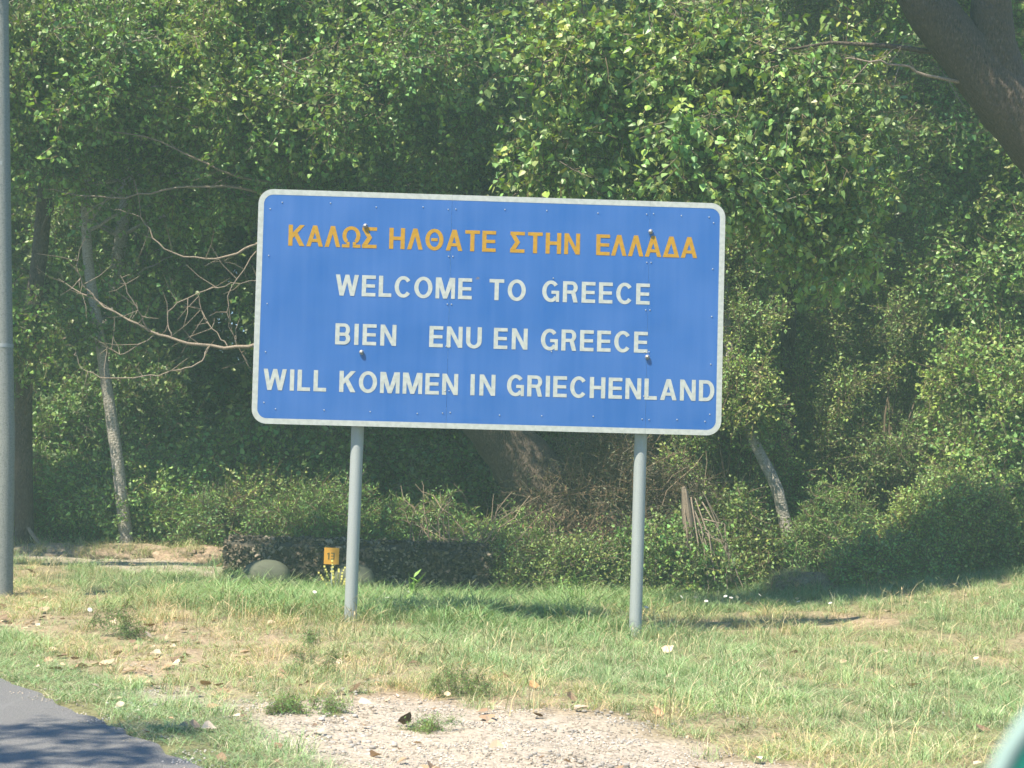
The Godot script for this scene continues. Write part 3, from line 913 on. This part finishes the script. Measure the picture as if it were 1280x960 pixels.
# tall weeds that stand out
func weed(called: String, label: String, sd: int, x: float, z: float, h: float, stalks: int, col: Color, leaf: Vector2, n_leaf: int, bloom: Color, n_bloom: int) -> void:
	rng.seed = sd
	var o := thing(called, label, "weed", V(x, height(x, z) - .01, z), "weeds in the verge")
	var b := MB.new(); var fl := MB.new()
	for k in stalks:
		var a := rf(0, TAU)
		var t := V(cos(a) * rf(.1, .45) * h, h * rf(.6, 1), sin(a) * rf(.1, .3) * h)
		var mid := t * .5 + V(0, h * .08, 0)
		b.tube([V(0, 0, 0), mid, t], [.004, .003, .0012], 4, col)
		for q in n_leaf:
			var f := rf(.05, .9)
			var p = V(0, 0, 0).lerp(mid, f * 2) if f < .5 else mid.lerp(t, f * 2 - 1)
			add_leaf(b, p, (rdir() + V(0, .4, 0)).normalized(), V(0, 1, .1), leaf.x * rf(.6, 1.1), leaf.y * rf(.6, 1.1), col * rf(.8, 1.3), 1)
		for q in n_bloom:
			var p = mid.lerp(t, (q + .5) / n_bloom)
			fl.box(p + rdir() * .006, Vector3.ONE * rf(.005, .01), bloom * rf(.8, 1.2))
	part("stalk", b.mesh(), M.grass, o)
	if n_bloom:
		var q := part("bloom", fl.mesh(), M.grass, o); q.set_meta("kind", "stuff")

func make_pole() -> void:
	var base := V(-4.785, height(-4.785, -15.5), -15.5)
	var o := thing("utility_pole", "tall plain grey pole standing at the left edge", "pole", base)
	var b := MB.new()
	b.tube([V(.005, -.1, 0), V(-.05, 1.5, 0), V(-.15, 3, 0), V(-.3, 5.6, 0), V(-.42, 9, 0)], [.115, .11, .104, .092, .08], 28, Color.WHITE)
	part("shaft", b.mesh(), M.concrete, o)
	for y in [2.35, 4.1]:
		var c := MB.new()
		var cx: float = -.05 - (y - 1.5) * 0.065
		c.tube([V(cx, y, 0), V(cx - .001, y + .035, 0)], [.113 - .0045 * (y - 1.5), .113 - .0045 * (y - 1.5)], 28, Color.WHITE, false)
		part("band", c.mesh(), M.zinc, o)

func make_branches() -> void:
	# a pale fallen stick, the snapped stump with splayed dry stalks, and a heap of dry brush
	rng.seed = 990
	var o := thing("fallen_stick", "pale broken stick leaning out of the weeds beside the grey pole", "branch", V(-6.0, height(-6.0, -20.3), -20.3))
	var b := MB.new()
	b.tube([V(.3, 0.02, .1), V(.05, .3, 0), V(-.25, .72, -.1)], [.028, .025, .015], 7, Color.WHITE)
	part("stem", b.mesh(), M.dead_wood, o)
	o = thing("broken_stump", "splintered pale stump with hanging dry stalks right of the right post", "stump", V(2.13, height(2.13, -18.9), -18.9))
	b = MB.new()
	b.tube([V(0, 0, 0), V(.02, .5, 0), V(-.05, .95, .02), V(-.1, 1.25, .05)], [.1, .075, .065, .03], 8, Color.WHITE, true, .2, 3)
	part("trunk", b.mesh(), M.dead_wood, o)
	for k in 15:
		b = MB.new()
		var x := rf(-.15, .55)
		b.tube([V(-.05 + x * .4, 1.15 + rf(-.5, .1), rf(-.1, .2)), V(x * .7 + rf(-.1, .1), rf(.6, .9), rf(0, .3)), V(x + rf(-.1, .15), rf(.0, .3), rf(0, .4))], [rf(.006, .012), rf(.005, .01), .004], 4, Color.WHITE)
		part("dry_stalk", b.mesh(), M.dead_wood, o)
	for hp in [["brush_heap", "heap of arching dry twigs left of the leaning trunk", V(-.35, 0, -18.9), V(.95, 1.35, .5), 60],
		["brush_heap", "tangle of thin grey twigs beneath the leaning trunk", V(.75, 0, -18.9), V(.7, .8, .4), 45],
		["brush_heap", "dry grey twigs tangled between the sign posts near the right post", V(1.5, 0, -20.2), V(.9, 2.0, .5), 60]]:
		var c: Vector3 = hp[2]; c.y = height(c.x, c.z) - .02
		o = thing(hp[0], hp[1], "brush", c, "heaps of dry twigs")
		var e: Vector3 = hp[3]
		b = MB.new()
		for k in hp[4]:
			var p0 := V(rf(-1, 1) * e.x, 0, rf(-1, 1) * e.z)
			var p2 := V(rf(-1, 1) * e.x, rf(.3, 1) * e.y, rf(-1, 1) * e.z)
			limb_to(b, p0, p2, rf(.006, .014), .003, rf(.1, .35), Color(.22, .17, .12) * rf(.6, 1.5))
		part("twig", b.mesh(), M.vc, o).set_meta("kind", "stuff")

func make_car_edge() -> void:
	# blurred edge of the car that the picture was taken from
	var o := thing("car_window_frame", "out of focus teal panel with pale rim in the bottom right corner", "car part", V(.2225, 1.199, -.75))
	var b := MB.new()
	var e := [V(0.0008, -0.0173, 0), V(0.0050, -0.0064, 0), V(0.0103, 0.0046, 0), V(0.0171, 0.0150, 0), V(0.0253, 0.0258, 0), V(0.0415, 0.0456, 0)]
	var r := []
	for k in e.size(): r.append(.0045)
	b.tube(e, r, 12, Color.WHITE)
	part("rim", b.mesh(), mat(Color(.24, .35, .33), .7), o)
	b = MB.new()
	for k in e.size() - 1:
		var d := V(.12, -.1, 0)
		b.quad(e[k] + V(.006, 0, .002), e[k + 1] + V(.006, 0, .002), e[k + 1] + d + V(0, 0, .03), e[k] + d + V(0, 0, .03), Color.WHITE)
		b.quad(e[k] + V(.006, 0, -.004), e[k + 1] + V(.006, 0, -.004), e[k + 1] + d + V(0, 0, .024), e[k] + d + V(0, 0, .024), Color.WHITE)
	part("panel", b.mesh(), mat(Color(.004, .16, .12), .5), o)

# ---------------------------------------------------------------- scene
func _ready() -> void:
	var cam := Camera3D.new()
	cam.name = "camera"
	add_child(cam)
	var ca := CameraAttributesPhysical.new()
	ca.frustum_focal_length = 74.0; ca.frustum_focus_distance = 14.2; ca.exposure_aperture = 9.0
	ca.frustum_near = 0.05; ca.frustum_far = 2000.0
	cam.attributes = ca
	cam.position = V(0, 1.32, 0)
	cam.rotation = Vector3(deg_to_rad(3.2986), 0, deg_to_rad(1.9))
	cam.fov = 26.607; cam.near = 0.05; cam.far = 2000.0
	cam.current = true
	var env := Environment.new()
	env.background_mode = Environment.BG_SKY
	var sky := Sky.new()
	var sk := ProceduralSkyMaterial.new()
	sk.sky_top_color = Color(0.24, 0.42, 0.68); sk.sky_horizon_color = Color(0.58, 0.68, 0.77); sk.sky_curve = 0.12
	sk.ground_bottom_color = Color(0.3, 0.3, 0.26); sk.ground_horizon_color = Color(0.6, 0.66, 0.7)
	sky.sky_material = sk
	env.sky = sky
	env.tonemap_mode = Environment.TONE_MAPPER_LINEAR
	env.tonemap_exposure = 2.35
	env.sdfgi_enabled = true; env.ssao_enabled = true; env.ssil_enabled = true
	env.fog_enabled = true; env.fog_density = 0.0042; env.fog_light_color = Color(0.8, 0.97, 0.9)
	var we := WorldEnvironment.new()
	we.name = "environment"; we.environment = env
	add_child(we)
	var sun := DirectionalLight3D.new()
	sun.name = "sun"
	sun.light_energy = 1.6; sun.light_angular_distance = 0.5; sun.light_color = Color(1.0, 0.95, 0.86)
	sun.shadow_enabled = true
	add_child(sun)
	sun.look_at_from_position(V(-0.39, 0.83, 0.40) * 20.0, Vector3.ZERO)

	patch.seed = 5; patch.frequency = 0.01; patch.fractal_octaves = 3
	fine.seed = 6; fine.frequency = 0.01; fine.fractal_octaves = 2
	make_materials()
	make_sprays()
	make_ground()
	print("ground done")
	make_sign()
	make_pole()
	make_wall()
	make_sandbags()
	make_small_sign()
	mound("long low earth mound beside the grey pole behind the track", V(-5.6, 0, -20.3), V(.9, .17, .4), 51, Color(.4, .33, .25))
	mound("middle earth mound with grass on top behind the dirt track", V(-4.6, 0, -20.1), V(.7, .19, .4), 54, Color(.38, .3, .22))
	mound("brown earth mound at the track's right end by the camouflaged wall", V(-3.65, 0, -19.8), V(.62, .22, .4), 52, Color(.42, .32, .23))
	mound("dark topped earth mound on the rising grass right of the sign", V(3.45, 0, -18.5), V(.5, .22, .36), 53, Color(.3, .23, .16))
	print("small things done")
	make_trees()
	print("trees done")
	make_shrubs()
	make_branches()
	print("shrubs done")
	make_grass()
	make_fallen_leaves()
	weed("flowering_weed", "branching weed with yellow flowers left of the left post", 1201, -1.75, -16.9, .5, 9, Color(.4, .46, .13), Vector2(.05, .012), 5, Color(.75, .7, .22), 6)
	weed("broadleaf_weed", "light green broad leaved weed right of the left post", 1202, -.93, -16.4, .42, 5, Color(.17, .3, .07), Vector2(.2, .085), 3, Color.BLACK, 0)
	shrub("leafy_weed", "leafy grey green weed in the grass at the left before the dirt track", 1203, V(-2.9, 0, -12.4), V(.22, .3, .16), 13, 6, "lance", 1.0, "weeds in the verge", .2, .05, .24, "weed")
	shrub("leafy_weed", "low grey green weed tuft at the gravel's edge between the posts", 1204, V(-.25, 0, -9.8), V(.2, .16, .12), 16, 6, "lance", 1.0, "weeds in the verge", .15, .04, .2, "weed")
	shrub("leafy_weed", "thin grey green weed on dry grass below the left post", 1205, V(-1.25, 0, -10.9), V(.13, .24, .1), 10, 6, "lance", 1.0, "weeds in the verge", .2, .04, .22, "weed")
	shrub("leafy_weed", "green weed patch on the gravel left of the upright dead leaf", 1207, V(-1.05, 0, -8.9), V(.22, .08, .12), 16, 9, "lance", 1.2, "weeds in the verge", .3, .07, .22, "weed")
	shrub("leafy_weed", "small green weed beside the upright dead leaf on gravel", 1208, V(-.36, 0, -8.55), V(.13, .05, .07), 9, 9, "lance", 1.3, "weeds in the verge", .3, .05, .18, "weed")
	weed("dock_weed", "long bladed grassy weed just left of the right post's foot", 1206, .75, -16.2, .5, 9, Color(.12, .22, .05), Vector2(.28, .02), 2, Color.BLACK, 0)
	make_car_edge()
	print("all done ", cam.fov)

func make_trees() -> void:
	# the big tree on the right whose limb crosses the upper right corner
	tree("poplar_tree", "big leaning broadleaf tree, its thick brown limb crossing the upper right corner", 1001,
		[[[V(8.9, -.1, -16.4), V(7.6, 1.7, -15.8), V(6.36, 3.05, -15.3), V(4.85, 4.62, -15), V(4.25, 5.3, -15), V(3.72, 5.95, -15), V(3.2, 6.9, -15.1), V(2.6, 8.2, -15.4)], [.42, .38, .34, .29, .26, .21, .16, .08]],
		[[V(4.5, 5.05, -15), V(4.36, 5.95, -14.95), V(4.6, 7.3, -14.9), V(4.9, 9, -15)], [.24, .19, .15, .08]],
		[[V(3.6, 6.1, -15), V(2.2, 6.7, -15.2), V(.9, 6.5, -15.4), V(.1, 5.9, -15.5)], [.12, .09, .06, .02]]],
		[[V(1.3, 5.4, -15.6), V(1.35, .75, .6), 24, .36, 26, 1.1], [V(1.5, 4.25, -15.5), V(1.45, .5, .5), 20, .32, 24, 1.1], [V(3.0, 4.8, -15.8), V(.7, 1.1, .6), 14, .34, 24, 1.0],
		[V(2.8, 3.9, -15.9), V(.35, .5, .4), 3, .3, 36, 1.0],
		[V(4.9, 8.8, -14.9), V(.7, .6, .6), 4, .45, 40, 1.0], [V(6.6, 8.3, -14.6), V(1.2, .8, 1.0), 5, .6, 45, 1.0], [V(2.7, 8.7, -13.5), V(1.0, .5, .6), 5, .5, 45, 1.0]],
		"broad", M.bark, .5, "", .03, M.leaf,
		[[[V(4.3, 5.12, -15.0), V(3.85, 5.17, -14.9), V(3.4, 5.27, -14.85), V(2.97, 5.3, -14.85)], [.034, .024, .017, .008]]])
	# the dark leaning tree behind the sign, with the bare branches that reach out to the left
	var bare := [
		[[V(-1.9, 3.9, -19.6), V(-2.5, 3.05, -18.9), V(-2.95, 2.76, -18.7), V(-3.61, 2.72, -18.7), V(-4.22, 2.89, -18.7), V(-4.74, 3.14, -18.7), V(-5.3, 3.45, -18.75)], [.05, .042, .036, .03, .024, .018, .006]],
		[[V(-4.76, 3.15, -18.7), V(-4.98, 3.38, -18.65), V(-5.07, 3.7, -18.6)], [.014, .012, .005]],
		[[V(-4.2, 2.88, -18.7), V(-4.36, 3.15, -18.6), V(-4.55, 3.5, -18.6)], [.013, .01, .005]],
		[[V(-3.95, 2.8, -18.7), V(-3.98, 3.1, -18.7), V(-3.7, 3.3, -18.65), V(-3.35, 3.42, -18.6), V(-2.9, 3.5, -18.6)], [.013, .012, .011, .009, .005]],
		[[V(-3.5, 2.72, -18.7), V(-3.62, 2.5, -18.6), V(-3.97, 2.38, -18.55), V(-4.4, 2.3, -18.5), V(-4.85, 2.36, -18.5), V(-5.0, 2.62, -18.5)], [.015, .014, .012, .011, .009, .004]],
		[[V(-4.1, 2.86, -18.7), V(-4.5, 2.62, -18.8), V(-4.75, 2.68, -18.9)], [.01, .008, .004]],
		[[V(-3.3, 2.73, -18.7), V(-3.55, 3.0, -18.8), V(-3.72, 3.35, -18.9)], [.011, .009, .004]],
		[[V(-1.9, 4.1, -19.6), V(-2.9, 4.0, -19), V(-3.5, 3.75, -18.9), V(-4.1, 3.85, -18.8), V(-4.4, 4.2, -18.8), V(-4.75, 4.3, -18.8)], [.04, .028, .02, .015, .01, .004]],
		[[V(-2.0, 4.5, -19.6), V(-3.1, 4.62, -19.1), V(-4.0, 4.6, -19), V(-4.8, 4.45, -19), V(-5.6, 4.55, -19.1)], [.04, .028, .02, .015, .006]],
		[[V(-2.3, 4.9, -19.6), V(-3.2, 5.2, -19), V(-4.0, 5.55, -18.9), V(-5.0, 5.7, -18.8)], [.05, .035, .02, .008]],
		[[V(-2.2, 4.7, -19.6), V(-3.3, 4.75, -18.9), V(-4.2, 5.1, -18.8), V(-5.2, 5.25, -18.7)], [.04, .025, .015, .006]],
		[[V(-3.0, 3.98, -19), V(-3.3, 3.4, -18.8), V(-3.3, 2.95, -18.8), V(-3.05, 2.5, -18.8)], [.014, .01, .007, .003]]]
	tree("leaning_tree", "dark tree leaning left behind the sign with bare arching branches", 1002,
		[[[V(1.15, -.1, -20.3), V(.75, .7, -20.1), V(.28, 1.35, -20), V(-.2, 1.95, -20), V(-1.4, 3.42, -19.8), V(-2.4, 4.9, -19.7), V(-2.7, 6.2, -19.7), V(-2.4, 7.4, -19.8), V(-2.2, 9, -20)], [.5, .44, .4, .36, .28, .2, .15, .12, .07]]],
		[[V(-1.6, 5.9, -18.2), V(1.1, .6, .5), 9, .4, 36, 1.1], [V(-2.2, 7.0, -19.2), V(2.0, 1.1, 1.0), 22, .6, 46, 1.0], [V(-2.6, 5.6, -19.2), V(1.6, .7, .6), 13, .45, 40, 1.0], [V(-1.2, 8.8, -20.5), V(2.2, .8, 1.0), 12, .8, 60, 1.0], [V(-2.4, 4.6, -19.4), V(1.2, .4, .4), 5, .35, 34, .95]],
		"mid", M.bark, .2, "", .03, M.leaf, bare)
	# left group
	tree("dark_trunk_tree", "tree with a straight dark trunk right beside the grey pole", 1003,
		[[[V(-6.0, -.1, -20.4), V(-6.1, 2.3, -20.3), V(-5.98, 4.1, -20.3), V(-5.95, 6.3, -20.4), V(-6, 8.5, -20.6)], [.12, .105, .095, .085, .05]]],
		[[V(-5.5, 5.9, -18.9), V(1.3, 1.1, .6), 16, .4, 34, 1.1], [V(-5.8, 6.3, -19.8), V(1.5, 1.5, 1.0), 20, .55, 46, 1.05], [V(-5.9, 5.0, -19.6), V(.8, .4, .4), 6, .36, 30, 1.05], [V(-6.1, 2.75, -19.9), V(.55, .45, .4), 6, .32, 32, 1.1], [V(-6, 8.3, -21), V(2.0, 1.0, 1), 12, .8, 60, 1.0]],
		"mid", M.bark, .2, "trees of the wood's front row")
	tree("slender_tree", "slender tree with a slightly bent pale trunk left of the bare branches", 1004,
		[[[V(-4.7, -.1, -20.4), V(-4.77, .54, -20.35), V(-4.92, 1.53, -20.3), V(-5.17, 2.82, -20.3), V(-5.42, 4.23, -20.3), V(-5.4, 5.8, -20.3), V(-5.1, 8, -20.5)], [.09, .082, .074, .066, .06, .05, .025]]],
		[[V(-3.6, 6.0, -18.9), V(1.2, .9, .6), 14, .4, 34, 1.1], [V(-4.2, 6.5, -19.9), V(1.4, 1.3, 1.0), 18, .55, 46, 1.05], [V(-4.0, 4.9, -20.4), V(1.0, .5, .5), 6, .4, 34, .95], [V(-5.1, 3.0, -20.6), V(.4, .3, .3), 3, .28, 30, 1.1], [V(-3.8, 8.5, -21), V(2.0, .9, 1), 10, .8, 60, 1.0]],
		"mid", M.pale_bark, .2, "trees of the wood's front row")
	tree("slender_tree", "thin pale tree stem standing behind the bent slender one", 1005,
		[[[V(-5.35, 0, -22.6), V(-5.42, 1.55, -22.5), V(-5.62, 2.9, -22.5), V(-5.5, 5, -22.6), V(-5.3, 8, -22.6)], [.13, .11, .1, .09, .04]]],
		[[V(-5.0, 7.2, -22.2), V(1.6, 1.6, 1.0), 18, .6, 40, .95], [V(-5.2, 4.6, -22.6), V(1.5, .7, .6), 8, .45, 34, .9]],
		"mid", M.pale_bark, .2, "trees of the wood's front row")
	tree("leaning_sapling", "mottled pale trunk leaning left, seen right of the sign's lower corner", 1006,
		[[[V(3.6, 0, -19.6), V(3.34, .9, -19.6), V(3.2, 1.35, -19.55), V(2.9, 1.97, -19.65), V(2.66, 2.85, -19.8), V(2.6, 4.5, -20.3), V(2.8, 7, -21)], [.09, .078, .07, .064, .058, .05, .02]]],
		[[V(2.55, 3.3, -20.1), V(.7, 1.1, .5), 15, .34, 34, 1.15], [V(2.75, 2.3, -19.5), V(.3, .5, .2), 5, .25, 22, 1.15], [V(2.9, 5.2, -20.7), V(1.3, 1.0, .7), 14, .5, 40, 1.0], [V(2.9, 7.6, -20.6), V(1.8, 1.2, 1.2), 14, .7, 50, 1.0]],
		"small", M.pale_bark, .1, "trees of the wood's front row", .02, M.small_leaf)
	tree("straight_tree", "dark upright trunk just right of the mottled leaning one", 1007,
		[[[V(3.95, 0, -22.2), V(3.85, 1, -22), V(3.74, 2.85, -22), V(3.8, 5, -22), V(4.2, 8, -22)], [.13, .11, .1, .09, .04]]],
		[[V(4.3, 4.4, -21.3), V(1.2, .9, .6), 16, .4, 40, 1.0], [V(4.8, 6.6, -20.8), V(1.8, 1.3, 1.0), 22, .6, 44, 1.0], [V(4.6, 8.6, -20.2), V(2.2, 1, 1.4), 14, .8, 50, 1.0]],
		"small", M.bark, .15, "trees of the wood's front row", .03, M.small_leaf)
	tree("straight_tree", "leafy tree at the far right behind the thick brown limb", 1008,
		[[[V(7.2, .3, -21.5), V(7.1, 3, -21.4), V(6.9, 6, -21.3), V(6.6, 9, -21.2)], [.2, .17, .13, .06]]],
		[[V(6.2, 5.2, -20.2), V(1.5, 1.6, .9), 26, .5, 44, 1.0], [V(6.2, 7.8, -19.9), V(2.0, 1.0, 1.4), 16, .8, 50, 1.0]],
		"mid", M.bark, .2, "trees of the wood's front row")
	tree("straight_tree", "broad dark tree behind the middle of the sign's top edge", 1009,
		[[[V(.6, .1, -22.8), V(.5, 3, -22.8), V(.4, 6, -22.6), V(.2, 9.5, -22.4)], [.22, .18, .14, .06]]],
		[[V(.3, 6.6, -21.8), V(2.2, 1.8, 1.0), 30, .6, 44, .9], [V(.2, 3.6, -22.3), V(2.2, 1.6, .6), 20, .5, 38, .85]],
		"mid", M.bark, .2, "trees of the wood's front row")
	# second row: dense dark crowns that close the view
	var second := [[-10.2, "leafy tree of the second row, seen left of the grey pole"], [-7.4, "leafy tree of the second row behind the dark trunk beside the pole"], [-4.2, "leafy tree of the second row behind the bare branches"], [-1.2, "leafy tree of the second row behind the sign's left half"],
		[2.0, "leafy tree of the second row behind the sign's right half"], [5.2, "leafy tree of the second row behind the mottled leaning trunk"], [8.4, "leafy tree of the second row behind the far right tree"]]
	for k in second.size():
		var x: float = second[k][0]
		var z := -25.6 + 0.8 * sin(k * 2.3)
		tree("wood_tree", second[k][1], 1020 + k, [[[V(x, .1, z), V(x + .1, 3, z), V(x - .1, 6, z), V(x + .2, 11, z)], [.22, .19, .15, .06]]],
			[[V(x, 7.0, z + .3), V(2.3, 3.4, 1.2), 44, .8, 34, .9], [V(x, 2.3, z), V(2.2, 2.0, .8), 26, .6, 30, .8]], "far", M.bark, .2, "trees of the wood's second row", .03)
	# the wood behind
	rng.seed = 1040
	var where := []; var tint := []
	for k in 1000:
		var c := V(rf(-20, 20), pow(rf(0, 1), .8) * 15.0, rf(-32, -28.5))
		var ax := (rdir() + V(0, .2, .3)).normalized(); var x2 := ax.cross(rdir()).normalized()
		var s := rf(.9, 1.7)
		where.append(Transform3D(Basis(x2 * s, ax * s, x2.cross(ax) * s), c + V(0, .1, 0)))
		var t := rf(.7, 1.1)
		tint.append(Color(t, t, t))
	stuff("woodland", "dense dark wood filling the background behind the trees", "woodland", spray["far1"], M.leaf, where, tint)
	tree("overhanging_tree", "tree outside the left edge whose branch shades the camouflaged wall", 1049,
		[[[V(-9.6, 0, -16.2), V(-9.2, 3, -16.1), V(-8.2, 5.6, -16), V(-6.8, 7, -15.9), V(-5, 7.6, -15.8), V(-3.6, 7.7, -15.7)], [.3, .25, .2, .14, .08, .03]]],
		[[V(-4.3, 7.5, -15.2), V(1.3, .45, .7), 10, .42, 40, 1.0], [V(-10.2, 8.0, -17.2), V(1.6, 1, 1.2), 10, .8, 50, 1.0]], "broad", M.bark, .2)
	# roadside tree left of the camera that throws its shade on the asphalt
	tree("roadside_tree", "roadside tree outside the left edge, its shade falling on the asphalt", 1050,
		[[[V(-7.6, 0, -4.6), V(-7.4, 2.5, -4.6), V(-7, 5, -4.5), V(-6.6, 8, -4.4)], [.22, .18, .14, .06]]],
		[[V(-5.8, 6.6, -4.4), V(1.2, .6, .8), 6, .34, 16, 1.0], [V(-8.8, 8.4, -3.2), V(1.4, 1.0, 1.2), 12, .7, 40, 1.0]], "broad", M.bark, .2)

func make_shrubs() -> void:
	# right
	shrub("tall_shrub", "tall fine leaved shrub right of the sign's right edge", 1101, V(2.75, 0, -20.6), V(.8, 3.7, .5), 30, 22, "small", 1.1, "shrubs along the wood's edge", .25)
	shrub("tall_shrub", "high grey green shrub behind the feathery bush", 1102, V(4.6, 0, -20.8), V(1.1, 3.6, .6), 36, 22, "small", .9, "shrubs along the wood's edge", .2)
	shrub("tall_shrub", "tall bright shrub at the right edge below the brown limb", 1103, V(6.2, 0, -19.6), V(1.0, 3.6, .7), 48, 26, "mid", 1.1, "shrubs along the wood's edge", .1, .32, .8)
	shrub("feathery_bush", "soft bluish green feathery bush behind the dark topped mound", 1104, V(3.95, 0, -19.6), V(.55, 1.05, .4), 30, 22, "lance", 1.1, "shrubs along the wood's edge", .3, .25, .7)
	shrub("bramble_bush", "bright green bramble bush right of the feathery bush", 1105, V(5.1, 0, -18.6), V(.8, 1.0, .5), 40, 22, "small", 1.35, "shrubs along the wood's edge", .2, .25, .9)
	shrub("bramble_bush", "dark low bramble at the foot of the tall right edge shrub", 1106, V(6.3, 0, -18.4), V(1.0, .8, .5), 36, 20, "mid", .85, "shrubs along the wood's edge", .2, .28, .7)
	shrub("bramble_bush", "yellowish low bush right behind the dark topped mound", 1107, V(4.4, 0, -18.3), V(.6, .5, .35), 26, 20, "small", 1.3, "shrubs along the wood's edge", .2, .2, .8)
	shrub("leafy_bush", "glossy green bush right of the splintered stump", 1108, V(2.75, 0, -19.9), V(.7, 1.0, .4), 30, 22, "small", .95, "shrubs along the wood's edge", .15, .28)
	# middle, seen under the sign
	shrub("dry_shrub", "grey brown dry leaved shrub under the sign left of the right post", 1111, V(1.05, 0, -19.9), V(.9, 2.0, .5), 40, 16, "grey", 1.0, "shrubs along the wood's edge", .2)
	shrub("dry_shrub", "brown dry leaved shrub under the sign's right corner", 1112, V(2.0, 0, -20.4), V(.8, 2.0, .5), 34, 16, "grey", .9, "shrubs along the wood's edge", .25)
	shrub("dry_shrub", "brown withered shrub at the foot of the leaning trunk", 1113, V(.75, 0, -19.5), V(.6, 1.0, .35), 26, 14, "brown", .8, "shrubs along the wood's edge", .2)
	shrub("leafy_bush", "low dark green bush between the posts behind the grass", 1114, V(.55, 0, -18.6), V(1.0, .6, .4), 44, 20, "small", .95, "shrubs along the wood's edge", .15, .22, .85)
	shrub("leafy_bush", "dark green bush left of the splintered stump behind the right post", 1115, V(1.75, 0, -19.0), V(.8, .75, .4), 40, 20, "mid", .9, "shrubs along the wood's edge", .15, .24, .65)
	shrub("leafy_bush", "bright green bush at the right end of the camouflaged wall", 1116, V(.2, 0, -19.2), V(.45, .95, .35), 32, 22, "lance", 1.3, "shrubs along the wood's edge", .3, .22, .75)
	shrub("leafy_bush", "fresh green bush rising behind the camouflaged wall right of the left post", 1117, V(-1.0, 0, -19.5), V(.8, 1.05, .3), 36, 22, "lance", 1.2, "shrubs along the wood's edge", .4, .25, .8)
	shrub("leafy_bush", "fresh green bush rising behind the camouflaged wall left of the left post", 1118, V(-2.2, 0, -19.6), V(.75, 1.25, .3), 36, 20, "lance", 1.15, "shrubs along the wood's edge", .4, .25, .8)
	shrub("leafy_bush", "deep shaded bush under the sign's left half", 1119, V(-1.6, 0, -21.3), V(1.3, 2.1, .6), 44, 20, "mid", .9, "shrubs along the wood's edge", .2, .35)
	# left
	shrub("leafy_bush", "dark shaded bush left of the sign's lower corner", 1121, V(-3.3, 0, -21.6), V(1.1, 2.0, .6), 44, 22, "mid", .95, "shrubs along the wood's edge", .15, .35)
	shrub("leafy_bush", "light green bush before the slender trunks", 1122, V(-4.75, 0, -20.9), V(.8, 1.35, .5), 40, 22, "mid", 1.15, "shrubs along the wood's edge", .15, .28, .8)
	shrub("leafy_bush", "green bush behind the long mound beside the grey pole", 1123, V(-5.9, 0, -21.0), V(.8, 1.1, .5), 36, 22, "lance", 1.15, "shrubs along the wood's edge", .2, .26, .85)
	shrub("leafy_bush", "leafy bush on the rounded mound left of the camouflaged wall", 1124, V(-3.75, 0, -20.6), V(.7, .85, .4), 30, 22, "lance", 1.2, "shrubs along the wood's edge", .25, .22, .8)
	shrub("leafy_bush", "shaded bush behind the left end of the camouflaged wall", 1125, V(-2.9, 0, -20.2), V(.7, 1.2, .4), 34, 22, "small", .95, "shrubs along the wood's edge", .2, .28)
	shrub("leafy_bush", "shaded bush between the left trunks", 1126, V(-5.6, 0, -22.4), V(1.2, 2.4, .5), 40, 22, "mid", .9, "shrubs along the wood's edge", .15, .4)
